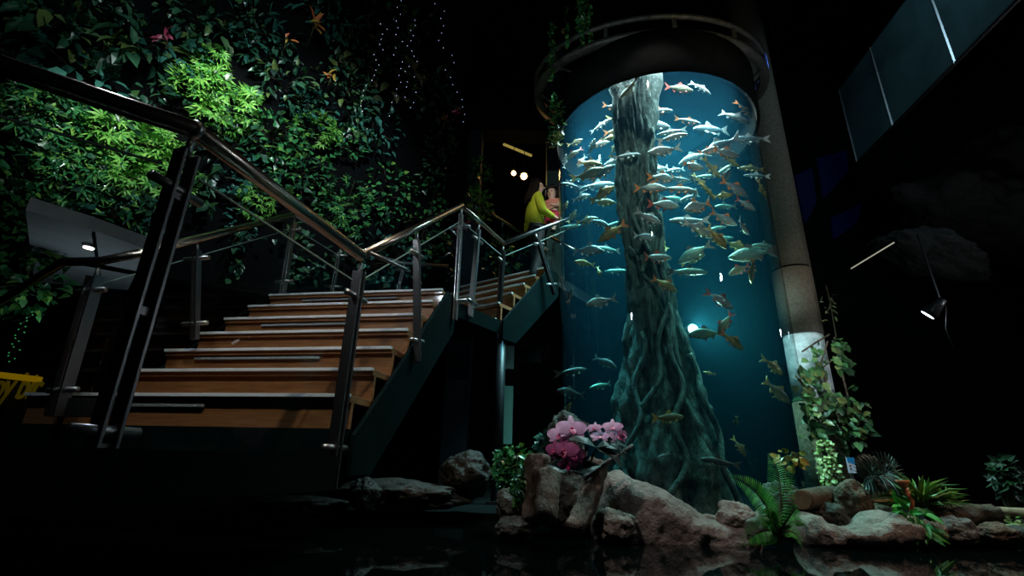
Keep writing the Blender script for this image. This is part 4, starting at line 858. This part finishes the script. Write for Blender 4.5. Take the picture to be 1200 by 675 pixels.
def log(label, a, b_, r0, r1, bark='log', cut=True, name='log', knots=.14, seed=1, seg=24, ring=18, bend=.0, cutm='cutwood'):
    a, b_ = V(a), V(b_); ax = (b_ - a).normalized(); X = ax.orthogonal().normalized(); Y = ax.cross(X); rings = []
    for i in range(ring + 1):
        f_ = i / ring; c = a.lerp(b_, f_) + X * bend * math.sin(f_ * PI); rg = []
        for k in range(seg):
            an = 2 * PI * k / seg; q = V((math.cos(an) * 1.3, math.sin(an) * 1.3, f_ * 3 + seed)); r = (r0 + (r1 - r0) * f_) * (1 + knots * noise.noise(q * 1.2) + knots * .7 * noise.noise(q * 3.5) - knots * .6 * abs(noise.noise(q * V((4, 4, 1)) if False else V((q.x * 4, q.y * 4, q.z)))))
            rg.append(c + (X * math.cos(an) + Y * math.sin(an)) * r)
        rings.append(rg)
    base = (a + b_) / 2; base.z = min(a.z, b_.z) - max(r0, r1)
    t_ = thing(name, label, 'log', base, 'logs and driftwood at the pond edge'); MB().loft(rings).build('bark', bark, t_, True)
    if cut:
        for rg, cc, dr in ((rings[0], a, -ax), (rings[-1], b_, ax)): MB().prism([cc + (p - cc) * .9 + dr * .001 for p in rg], dr * .006).build('cut_face', cutm, t_)
    return t_
log('gnarled upright driftwood stump under the left orchids', PD(626, 612, 3.25), PD(631, 537, 3.4), .075, .085, 'stumpbark', False, 'driftwood', .26, 2, 40, 36)
log('short sawn stump leaning in front of the gnarled one', PD(639, 608, 3.05), PD(645, 556, 3.25), .068, .072, 'stumpbark', True, 'log', .18, 3, cutm='darkrock')
log('leaning brown driftwood log between the stump and the large boulder', PD(671, 620, 3.1), PD(700, 545, 3.35), .058, .07, 'stumpbark', False, 'driftwood', .22, 5, 36, 30, .04)
log('thin dark root crossing under the right orchids', PD(684, 560, 3.24), PD(742, 522, 3.3), .018, .012, 'darkrock', False, 'driftwood', .3, 6)
log('sawn log with pale round cut face right of the fern', PD(940, 586, 3.6), PD(975, 580, 4.0), .066, .07, 'log', True, 'log', .1, 7)
log('small grey sawn branch at the waterline left of the fern', PD(882, 619, 3.3), PD(900, 600, 3.6), .048, .05, 'greyrock', True, 'driftwood', .25, 8, cutm='greyrock')
log('thick brown log lying right of the spiky plant', PD(1092, 603, 3.75), PD(1165, 604, 3.85), .075, .07, 'log', False, 'log', .3, 9)
log('pale bamboo-like pole at the right picture edge', PD(1140, 598, 4.0), PD(1230, 604, 3.8), .035, .04, 'cutwood', True, 'log', .05, 10)
log('dark log sloping down behind the orange flower', PD(1035, 548, 4.2), PD(1100, 598, 4.2), .045, .045, 'darkrock', False, 'log', .2, 12)
# wooden box between the wedge stone and the palm
A = PD(1012, 569, 4.1); B = PD(1046, 587, 4.1); w_ = B.x - A.x; h_ = A.z - B.z; cx_ = (A.x + B.x) / 2; cz_ = (A.z + B.z) / 2
t = thing('wooden_box', 'low wooden box with greenish front between the wedge stone and the palm', 'box', (cx_, 4.1, B.z))
MB().box((cx_, 4.25, cz_), (w_ * .98, .26, h_ * .96)).build('front_panel', mat('green_panel', (.10, .16, .11), .6, var=.3), t)
for (c, s_) in (((cx_, 4.12, A.z), (w_ * 1.04, .05, .02)), ((cx_, 4.12, B.z), (w_ * 1.04, .05, .02)), ((A.x + .015, 4.12, cz_), (.045, .05, h_)), ((B.x, 4.12, cz_), (.02, .05, h_))): MB().box(c, s_).build('frame_bar', mat('pale_wood_frame', (.5, .38, .16), .6, var=.2), t, bevel=.003)
rock('dark stone shape added as shade in the gap under the sawn log, right of the fern', 972, 606, 46, 34, 3.72, 'darkrock', 23, group=gr)  # dark shape added to fill in the shade under the log
rock('dark stone shape added as shade in the gap between the two stumps under the orchids', 664, 588, 62, 70, 3.62, 'darkrock', 24, group=gr)  # dark shape added as the shade behind the stumps

# ---------------------------------------------------------------- orchids
def flower(parent, c, face, s_, m='petal'):
    c = V(c); face = V(face).normalized(); up = V((0, 0, 1)) - face * face.z; up.normalize(); sd = up.cross(face); mb = MB()
    for a_, tp, k in ((90, 'petal', .95), (210, 'petal', .9), (330, 'petal', .9), (10, 'wide', 1.05), (170, 'wide', 1.05)):
        a_ = math.radians(a_); d = sd * math.cos(a_) + up * math.sin(a_) + face * .18; put(mb, tp, c + face * (.004 if tp == 'wide' else 0), d, face, s_ * k)
    fl = mb.build('flower', m, parent, True); lb_ = MB(); put(lb_, 'wide', c + face * .01, -up + face * .8, face + up, s_ * .5); lb_.sphere(c + face * s_ * .12, s_ * .12, 8, 6); lb_.build('lip', 'lip', fl, True); return fl
tl = (-.15, -1, .1)
c0 = PD(652, 545, 3.0)
t = thing('orchid', 'left orchid with large pale pink blooms and deep pink ones below', 'flower', c0 - V((0, 0, .08)), 'orchids on the stumps')
k3 = 3.1 / FPX
for x, y, s_, mm, fc in ((670, 503, .090, 'petal', (.15, -1, .35)), (656, 510, .075, 'petal', (-.4, -1, .3)), (661, 528, .085, 'petaldark', (-.3, -1, .0)), (672, 533, .075, 'petaldark', (.3, -1, -.1)), (665, 545, .055, 'petaldark', (.1, -1, -.4)), (650, 527, .06, 'petaldark', (-.7, -.8, .1))): flower(t, PD(x, y, 3.0 + rl.uniform(-.03, .03)), fc, s_, mm)
MB().tube([PD(664, 500, 3.06), PD(662, 530, 3.08), PD(668, 556, 3.12)], .008, 6).build('stem', 'stem', t); mb = MB()
for d in ((.5, -.1, .9), (.9, -.1, .3), (-.6, 0, .2), (.3, -.3, .9)): put(mb, 'broad', PD(672, 552, 3.12), d, (0, -1, .6), .17)
mb.build('leaves', 'palm', t)
t = thing('orchid', 'right orchid with small pink blooms against the tank trunk', 'flower', PD(708, 528, 3.15) - V((0, 0, .02)), 'orchids on the stumps')
for x, y, s_, mm, fc in ((697, 502, .045, 'petal', (-.6, -1, .5)), (703, 512, .055, 'petal', (-.2, -1, .6)), (718, 501, .06, 'petal', (-.2, -1, .4)), (724, 512, .062, 'petal', (.4, -1, .3)), (729, 509, .045, 'petaldark', (.8, -.8, .2))): flower(t, PD(x, y, 3.1), fc, s_, mm)
MB().tube([PD(722, 508, 3.13), PD(712, 516, 3.15), PD(696, 530, 3.18), PD(690, 548, 3.2)], .007, 6).build('stem', 'stem', t); mb = MB()
for d in ((1, -.1, .05), (.9, -.1, -.1), (.8, -.2, .2), (-.3, -.2, .8), (-.7, 0, .3), (.6, -.4, -.3)): put(mb, 'broad', PD(698, 524, 3.14), d, (0, -.5, 1), .19)
mb.build('leaves', 'palm', t)
plant('trailing_ivy', 'small-leaved ivy mat trailing over the left pond edge by the stumps', 603, 548, 24, 26, 3.6, 420, 'ivy', 'ivy', .042, 'plant', None, out=.16)
plant('trailing_ivy', 'ivy sprig rising beside the left orchid', 640, 522, 12, 16, 3.65, 110, 'ivy', 'tealleaf', .04, 'plant', None, out=.08)
plant('trailing_ivy', 'ivy tail hanging down to the left grey stone', 607, 572, 7, 18, 3.32, 90, 'ivy', 'ivy', .036, 'plant', None, out=.05)

# ---------------------------------------------------------------- ferns, palms, grasses
def frond(mb, st, base, tip, bow, n_=26, pl=.07, up=(0, -.3, 1)):
    base, tip = V(base), V(tip); mid = (base + tip) / 2 + V(bow); pts = [base * (1 - f_) ** 2 + mid * 2 * f_ * (1 - f_) + tip * f_ * f_ for f_ in [i / n_ for i in range(n_ + 1)]]
    st.tube(pts, [.006 * (1 - .8 * i / n_) for i in range(n_ + 1)], 5)
    for i in range(2, n_ + 1):
        T = (pts[i] - pts[i - 1]).normalized(); S = T.cross(V((0, -1, .25))).normalized(); l_ = pl * math.sin(PI * min(1, .12 + .88 * i / n_) ** .8) + .01
        for s_ in (-1, 1): put(mb, 'pinna', pts[i], S * s_ + T * .35 + V((0, 0, -.05)), V(up), l_)
def fern(label, base, tips, pl=.075, m='fern'):
    r = thing('fern', label, 'fern', base, 'ferns at the pond edge')
    for tip, bow in tips:
        mb = MB(); st = MB(); frond(mb, st, base, tip, bow, 34, pl * min(1, ((V(tip) - V(base)).length / .36) ** 1.3)); f_ = mb.build('frond', m, r); st.build('stalk', 'stem', f_)
    return r
fb = PD(912, 625, 3.15)
fern('large bright green fern with long fronds in front of the tank right side', fb, [(PD(855, 558, 3.0), (.05, -.05, .10)), (PD(900, 532, 3.2), (.10, 0, .12)), (PD(922, 538, 3.25), (.05, 0, .15)), (PD(935, 595, 3.0), (0, -.1, .08)), (PD(890, 606, 2.95), (0, -.05, .08)), (PD(946, 618, 3.05), (0, -.05, .1)), (PD(868, 640, 2.95), (0, -.06, .1)), (PD(880, 580, 3.1), (-.02, -.1, .1)), (PD(940, 640, 3.0), (.02, -.06, .08))])
def spiky(label, c, n_, L_, m, tpl='blade', name='spiky_plant', spread=1.0, upb=.7, group=None):
    r = thing(name, label, 'plant', c, group)
    mb = MB()
    for i in range(n_):
        a_ = rl.uniform(0, 2 * PI); el = rl.uniform(.15, 1.2) * spread; d = V((math.cos(a_) * math.sin(el), math.sin(a_) * math.sin(el) * .7, math.cos(el) * upb)); put(mb, tpl, V(c) + rv() * .015, d, V((0, -.3, 1)), L_ * rl.uniform(.7, 1.15))
    mb.build('foliage', m, r); return r
M['spike'] = mat('spiky_leaf', (.1, .2, .03), .4, isl=G((.03, .11, .02), (.09, .24, .03), (.26, .32, .04), (.16, .3, .09)))
spiky('spiky yellow-green plant among the right logs', PD(1080, 592, 3.7), 90, .26, 'spike', 'blade', group='grasses at the right pond edge')
spiky('small spiky tuft right of the large spiky plant', PD(1108, 592, 3.75), 40, .15, 'spike', 'blade', group='grasses at the right pond edge')
plant('cascading_grass', 'dark green leaves cascading to the water below the spiky plant', 1070, 614, 13, 28, 3.4, 110, 'lance', 'fern', .10, 'plant', 'grasses at the right pond edge', out=.08, droop=.9)
pb = PD(1012, 568, 3.9); r = thing('palm', 'dark arching palm fronds behind the wedge stone', 'plant', pb)
for tip, bow in ((PD(1052, 545, 3.7), (0, 0, .12)), (PD(1062, 570, 3.6), (.05, 0, .16)), (PD(1058, 590, 3.5), (.05, -.05, .2)), (PD(1035, 540, 4.0), (0, 0, .05)), (PD(1040, 575, 3.5), (0, -.1, .15))):
    mb = MB(); st = MB(); frond(mb, st, pb, tip, bow, 20, .13); f_ = mb.build('frond', 'palm', r); st.build('stalk', 'palm', f_)
plant('leafy_shrub', 'dim leafy shrub standing alone at the far right', 1180, 563, 13, 26, 4.6, 110, 'ivy', 'dimleaf', .08, out=.15, base=V((PD(1182, 598, 4.6).x, 4.6, .05)))
plant('trailing_plant', 'yellowish leaves at the right picture edge above the water', 1195, 615, 10, 10, 3.6, 30, 'round', 'varieg', .05, out=.06)
plant('water_plant', 'yellow leaves behind the fern against the tank', 926, 536, 14, 10, 3.7, 24, 'round', mat('yellow_leaf', (.5, .36, .05), .4, isl=G((.4, .28, .03), (.6, .44, .08), (.2, .3, .05))), .06, out=.06, base=PD(925, 575, 3.8))
c = PD(1058, 566, 3.6); r = thing('bract_flower', 'orange cup-shaped flower on a stalk left of the spiky plant', 'flower', c - V((0, 0, .1)))
M['orangep'] = mat('orange_petal', (.62, .17, .07), .5); mb = MB(); mb.loft([[c + V((rr_ * math.cos(k * PI / 7), rr_ * math.sin(k * PI / 7) * .9, z)) for k in range(14)] for rr_, z in ((.016, -.035), (.024, -.02), (.036, .0), (.044, .018), (.036, .016), (.02, -.01))], True); mb.build('cup', 'orangep', r, True)
MB().tube([c + V((.012, 0, -.03)), c + V((.03, 0, -.12)), c + V((.03, .02, -.2))], .016, 8).build('stalk', 'orangep', r, True)

# ---------------------------------------------------------------- right side: upper gallery glass, painted blue glow, ledge, lamps
gz0, = (5.2,); gA, gB = PZ(1029, 166, gz0), PZ(1240, -48, gz0); D0 = PZ(1047, 148, gz0); gz1 = PD(1015, 55, D0.y).z
t = thing('balustrade', 'dark teal glass gallery balustrade high on the right', 'railing', (gA.x, gA.y, gz0))
dv = [gA + (gB - gA) * f_ for f_ in (-.03, ((D0 - gA).length / (gB - gA).length), (PZ(1117, 74, gz0) - gA).length / (gB - gA).length, 1.0)]
far = gA + (gA - gB).normalized() * .55; ends = [far] + dv[1:]
for a, b_ in zip(ends, ends[1:]):
    hh = V((0, 0, gz1 - gz0)); MB().prism([a, b_, b_ + hh, a + hh], (.02, .01, 0)).build('glass_panel', 'tealglass', t)
for a in ends[:3]: MB().bar(a, a + V((0, 0, gz1 - gz0)), .016, .03).build('upright', 'poststeel', t)
MB().bar(ends[0], ends[-1], .035, .03).build('bottom_rail', 'poststeel', t); MB().bar(ends[0] + V((0, 0, gz1 - gz0)), ends[-1] + V((0, 0, gz1 - gz0)), .02, .02).build('top_rail', 'poststeel', t)
area('gallery_fill_light', (3.6, 2.2, 7.2), (5.3, 4.6, 6.0), 9, (.5, .85, 1), 1.2, .5).data.spread = math.radians(70)  # unseen area light added to bring out the dark gallery glass
for k, (pts, lb) in enumerate((([(932, 205), (952, 196), (957, 238), (944, 262)], 'left patch of painted-in deep blue light beside the right column'), ([(958, 185), (992, 176), (995, 200), (966, 232)], 'right patch of painted-in deep blue light under the gallery'), ([(975, 255), (1010, 238), (1004, 262), (978, 280)], 'lower patch of painted-in deep blue light right of the column'))):
    q = [PD(x, y, 8.25) for x, y in pts]; o = MB().prism(q, (0, .05, 0)).build('blue_glow_patch', 'bluelit', None, org=q[0]); tag(o, lb, 'panel', 'painted patches of blue light')  # glowing patches stand in for blue LED light on the wall
A, B = PD(997, 315, 6.6), PD(1048, 284, 6.2)
t = thing('strip_light', 'thin slanting pale strip light on the right wall', 'light', A); MB().bar(A, B, .014, .014).build('tube', 'striplight', t); MB().bar(A + V((0, .02, .02)), B + V((0, .02, .02)), .03, .03).build('housing', 'black', t)
p = PD(1087, 369, 5.6); hd = V((-.25, -.35, -1)).normalized()
t = thing('spotlight', 'spotlight glowing white-blue on the dark right side', 'lamp', p)
sdv = (PD(1094, 374, 5.6) - PD(1079, 365, 5.6)).normalized(); vw = (p - EYE).normalized(); nup = sdv.cross(vw); nup = nup if nup.z > 0 else -nup; nup = (nup + vw * .09).normalized()
MB().tube([p, p + nup * .05, p + nup * .16, p + nup * .24], [.085, .09, .06, .04], 20).build('lamp_head', 'darksteel', t, True)
MB().tube([p - nup * .005, p], .072, 20).build('lens', 'whitebulb', t, True)
MB().bar(p + nup * .2, p + nup * .2 + V((-.05, 0, .9)), .02, .015).build('yoke', 'darksteel', t); MB().tube([p + nup * .15 + V((.1, 0, 0)), PD(1108, 385, 5.6), PD(1118, 410, 5.6)], .007, 6).build('cable', 'poststeel', t, True)
for x, y, wp, hp, sd_ in ((1120, 240, 120, 60, 31), (1190, 200, 130, 60, 32), (1090, 300, 110, 40, 33), (1180, 270, 120, 50, 34)):
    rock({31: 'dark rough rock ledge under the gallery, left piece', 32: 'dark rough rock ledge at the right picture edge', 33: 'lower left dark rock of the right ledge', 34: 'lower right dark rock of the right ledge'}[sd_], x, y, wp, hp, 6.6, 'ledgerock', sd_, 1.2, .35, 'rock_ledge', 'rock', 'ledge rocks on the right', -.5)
spot('ledge_fill_light', (3.4, 3.0, 6.0), PD(1120, 250, 6.4), 6, (.6, .8, 1), 50, .9, .1)  # dim unseen spot added so the ledge rocks show

t_ = [o for o in C.objects if o.name == 'strip_light'][0]
MB().tube([(A + B) / 2 + V((0, .03, .02)), V(((A + B).x / 2, 8.31, (A + B).z / 2))], .008, 6).build('wall_arm', 'black', t_)
# ---------------------------------------------------------------- woman with child
wx = (F2 + FA * -.31 + FB * 1.02); WO = V((.30, 6.12, LZ + RISE * 4 + RISE + .0)); WO.z = PD(625, 338, 6.12).z
def skin(name, pts, edges, rad, m, parent, root=0, sub=2, smooth=True):
    base = wl(parent); me = bpy.data.meshes.new(name); me.from_pydata([tuple(V(p) - base) for p in pts], edges, []); o = bpy.data.objects.new(name, me); C.objects.link(o); o.parent = parent
    me.materials.append(M[m]); md = o.modifiers.new('skin', 'SKIN'); md.use_smooth_shade = True
    if not me.skin_vertices: pass
    sv = me.skin_vertices[0].data
    for i, r in enumerate(rad): sv[i].radius = r if isinstance(r, tuple) else (r, r); sv[i].use_root = i == root
    s_ = o.modifiers.new('sub', 'SUBSURF'); s_.levels = sub; s_.render_levels = sub; return o
M['skin'] = mat('skin_tone', (.78, .50, .38), .5); M['hair'] = mat('dark_brown_hair', (.014, .008, .006), .6, spec=.15, bump=.5, bscale=60, stretch=(8, 8, 1)); M['hairb'] = mat('black_hair', (.012, .009, .009), .4)
M['sweater'] = mat('chartreuse_knit', (.46, .52, .02), .8, bump=.3, bscale=80); M['trouser'] = mat('black_trousers', (.012, .012, .014), .7); M['shoe'] = mat('dark_shoe', (.02, .018, .018), .5)
M['pinktop'] = mat('salmon_top', (.72, .27, .20), .8); M['redleg'] = mat('red_leggings', (.5, .03, .06), .7); M['white'] = mat('white_cloth', (.75, .75, .75), .7); M['lips'] = mat('lips', (.5, .12, .1), .5)
def fig(o, f_dir):                       # local frame: x forward, y left, z up
    f_ = V(f_dir).normalized(); l_ = V((-f_.y, f_.x, 0)); return lambda x, y, z: V(o) + f_ * x + l_ * y + V((0, 0, z))
W = fig(WO, (.93, .28, 0))
t = thing('person', 'woman in chartreuse sweater and dark trousers on the upper stairs, looking up', 'person', WO)
# body: pelvis, spine, neck, head, arms with fingers, legs
P = []; E_ = []; Rr = []
def J(p, r, par=None):
    P.append(p); Rr.append(r)
    if par is not None: E_.append((par, len(P) - 1))
    return len(P) - 1
pel = J(W(0, 0, .86), (.11, .09)); wa = J(W(.0, 0, 1.02), (.095, .08), pel); ch = J(W(-.02, 0, 1.22), (.10, .08), wa); nb = J(W(-.005, 0, 1.37), .06, ch); nk = J(W(.02, 0, 1.43), .048, nb)
h1 = J(W(.045, 0, 1.50), (.068, .076), nk); h2 = J(W(.05, 0, 1.58), (.078, .088), h1); h3 = J(W(.045, 0, 1.64), (.05, .055), h2)
def hand(wr, d, down, s_=1.0, thumb=None):
    d = V(d).normalized(); dn = V(down); dn = (dn - d * dn.dot(d)).normalized(); sd2 = d.cross(dn); wp = P[wr]; pm = J(wp + d * .05 * s_, (.026 * s_, .014 * s_), wr)
    for k, l_ in zip((-1.5, -.5, .5, 1.5), (.062, .074, .07, .055)):
        a_ = J(wp + d * .088 * s_ + sd2 * k * .018 * s_, .0085 * s_, pm); b2 = J(P[a_] + (d * .8 + dn * .6) * l_ * .5 * s_, .0075 * s_, a_); J(P[b2] + (d * .3 + dn * .95) * l_ * .45 * s_, .0065 * s_, b2)
    ta = J(wp + d * .035 * s_ + sd2 * -.034 * s_, .010 * s_, pm); J(P[ta] + (d * .6 + dn * .5 - sd2 * .4) * .045 * s_, .008 * s_, ta)
rs = J(W(-.02, -.155, 1.325), .045, ch); re = J(W(.03, -.235, 1.05), .036, rs); rw = J(W(.25, -.15, 1.03), .027, re); hand(rw, W(1, .3, 0) - W(0, 0, 0), (0, 0, -1))
ls_ = J(W(-.01, .155, 1.325), .045, ch); le = J(W(.10, .24, 1.08), .036, ls_); lw = J(W(.28, .06, 1.12), .027, le); hand(lw, W(.6, -1, 0) - W(0, 0, 0), W(-1, -.3, .2) - W(0, 0, 0))
for s_ in (-1, 1):
    hp_ = J(W(0, .09 * s_, .82), .088, pel); kn = J(W(.05 + .03 * s_, .095 * s_, .45), .06, hp_); an = J(W(-.02 + .05 * s_, .10 * s_, .09), .04, kn); J(W(.11 + .05 * s_, .10 * s_, .035), (.034, .028), an)
skin('body', P, E_, Rr, 'skin', t)
P2 = [W(.0, 0, .90), W(0, 0, 1.02), W(-.02, 0, 1.22), W(-.012, 0, 1.36), W(-.02, -.165, 1.33), W(.03, -.24, 1.05), W(.225, -.16, 1.03), W(-.01, .165, 1.33), W(.10, .245, 1.08), W(.255, .085, 1.115), W(0, 0, .80)]
skin('sweater', P2, [(0, 1), (1, 2), (2, 3), (2, 4), (4, 5), (5, 6), (2, 7), (7, 8), (8, 9), (0, 10)], [(.155, .14), (.15, .13), (.165, .14), .075, .075, .062, .042, .075, .062, .042, (.155, .135)], 'sweater', t, 1)
P3 = [W(0, 0, .88), W(0, -.09, .80), W(.02, -.095, .45), W(-.07, -.10, .11), W(0, .09, .80), W(.08, .095, .45), W(.03, .10, .11)]
skin('trousers', P3, [(0, 1), (1, 2), (2, 3), (0, 4), (4, 5), (5, 6)], [(.14, .12), .105, .078, .06, .105, .078, .06], 'trouser', t)
for s_ in (-1, 1): MB().loft([[W(.05 * s_ - .08 + fx, .10 * s_ + wy * math.cos(a_), .0 + hz * (.5 + .5 * math.sin(a_))) for a_ in [2 * PI * k / 14 for k in range(14)]] for fx, wy, hz in ((0, .02, .04), (.03, .042, .085), (.11, .045, .08), (.19, .046, .055), (.24, .03, .04), (.255, .01, .02))]).build('shoe', 'shoe', t, True)
hr = MB(); cH = W(.01, 0, 1.585)
for a_ in range(46):
    an = math.radians(98 + 164 * a_ / 45); x_, y_ = math.cos(an), math.sin(an); top = W(.02 + .03 * x_, .03 * y_, 1.685); m1 = W(.03 + .085 * x_, .085 * y_, 1.62); m2 = W(.02 + .105 * x_, .095 * y_, 1.50); m3 = W(-.03 + .11 * x_, .115 * y_, 1.36); m4 = W(-.04 + .11 * x_ + .01 * math.sin(a_ * 2), .105 * y_, 1.27 + .02 * math.sin(a_ * 1.7))
    hr.tube([top, m1, m2, m3, m4], [.02, .024, .022, .018, .006], 7)
hr.tube([W(.105, 0, 1.645), W(.06, 0, 1.67), W(-.01, 0, 1.665), W(-.05, 0, 1.60)], [.02, .045, .055, .05], 12); hr.build('hair', 'hair', t, True)
fc = MB(); fc.tube([W(.115, 0, 1.59), W(.142, 0, 1.565), W(.118, 0, 1.552)], [.008, .013, .008], 8); fc.build('nose', 'skin', t, True)
for s_ in (-1, 1): MB().sphere(W(.115, .032 * s_, 1.592), .010, 8, 6).build('eye', 'eye', t, True); MB().sphere(W(.05, .078 * s_, 1.57), .022, 8, 6, (.8, .4, 1.3)).build('ear', 'skin', t, True)
MB().sphere(W(.118, 0, 1.53), .016, 8, 6, (.5, 1.2, .4)).build('mouth', 'lips', t, True)
# child sitting on the left arm, facing back to the stairs
CO = W(.27, .03, 1.12); K = fig(CO, (-.45, -.9, 0))
c_ = thing('person', 'toddler in salmon top and red leggings with white headband, held by the woman', 'person', CO - V((0, 0, .35)))
P = []; E_ = []; Rr = []
pel = J(K(0, 0, .02), (.085, .075)); bl = J(K(.01, 0, .12), (.085, .075), pel); ch = J(K(0, 0, .23), (.082, .068), bl); nk = J(K(0, 0, .30), .036, ch); h1 = J(K(.015, 0, .36), (.070, .074), nk); h2 = J(K(.01, 0, .42), (.078, .085), h1); J(K(0, 0, .475), .05, h2)
for s_ in (-1, 1):
    sh = J(K(0, .095 * s_, .255), .034, ch); el = J(K(.06, .125 * s_, .15), .026, sh); wr = J(K(.13, .06 * s_, .13), .018, el); hand(wr, K(1, -.4 * s_, -.1) - K(0, 0, 0), (0, 0, -1), .55)
    hp_ = J(K(.04, .05 * s_, .0), .055, pel); kn = J(K(.13, .075 * s_, -.07), .042, hp_); an = J(K(.11, .07 * s_, -.25), .028, kn); J(K(.16, .07 * s_, -.285), .024, an)
skin('body', P, E_, Rr, 'skin', c_)
skin('top', [K(0, 0, .03), K(.01, 0, .13), K(0, 0, .225), K(0, -.098, .255), K(.03, -.115, .20), K(0, .098, .255), K(.03, .115, .20), K(0, 0, .275)], [(0, 1), (1, 2), (2, 3), (3, 4), (2, 5), (5, 6), (2, 7)], [(.10, .09), (.097, .088), (.093, .08), .048, .042, .048, .042, .05], 'pinktop', c_, 1)
skin('leggings', [K(0, 0, .01), K(.05, -.05, -.005), K(.13, -.075, -.07), K(.113, -.07, -.21), K(.05, .05, -.005), K(.13, .075, -.07), K(.113, .07, -.21)], [(0, 1), (1, 2), (2, 3), (0, 4), (4, 5), (5, 6)], [(.092, .082), .064, .05, .036, .064, .05, .036], 'redleg', c_)
for s_ in (-1, 1): MB().sphere(K(.14, .07 * s_, -.285), .042, 10, 8, (1, .8, .65)).build('shoe', 'shoe', c_, True)
hr = MB()
for a_ in range(36):
    an = math.radians(72 + 216 * a_ / 35); x_, y_ = math.cos(an), math.sin(an); hr.tube([K(.01 + .02 * x_, .02 * y_, .525), K(.01 + .082 * x_, .085 * y_, .46), K(.005 + .092 * x_, .095 * y_, .37), K(.0 + .085 * x_, .09 * y_, .31)], [.02, .024, .02, .007], 6)
for y_ in range(-4, 5): hr.tube([K(.03, .012 * y_, .515), K(.074, .016 * y_, .485), K(.084, .017 * y_, .452)], [.018, .014, .006], 6)
hr.build('hair', 'hairb', c_, True)
MB().tube([K(.0, .098 * math.cos(a_), .41 + .125 * math.sin(a_)) for a_ in [PI * k / 14 for k in range(15)]], .013, 8).build('headband', 'white', c_, True)
for s_ in (-1, 1): MB().sphere(K(.083, .028 * s_, .395), .010, 8, 6).build('eye', 'eye', c_, True)
MB().sphere(K(.09, 0, .372), .011, 8, 6).build('nose', 'skin', c_, True); MB().sphere(K(.083, 0, .345), .014, 8, 6, (.5, 1.2, .4)).build('mouth', 'lips', c_, True)
spot('visitor_light', (.12, 3.0, 4.9), WO + V((.1, 0, 1.3)), 150, (1, .96, .9), 15, .8, .05)
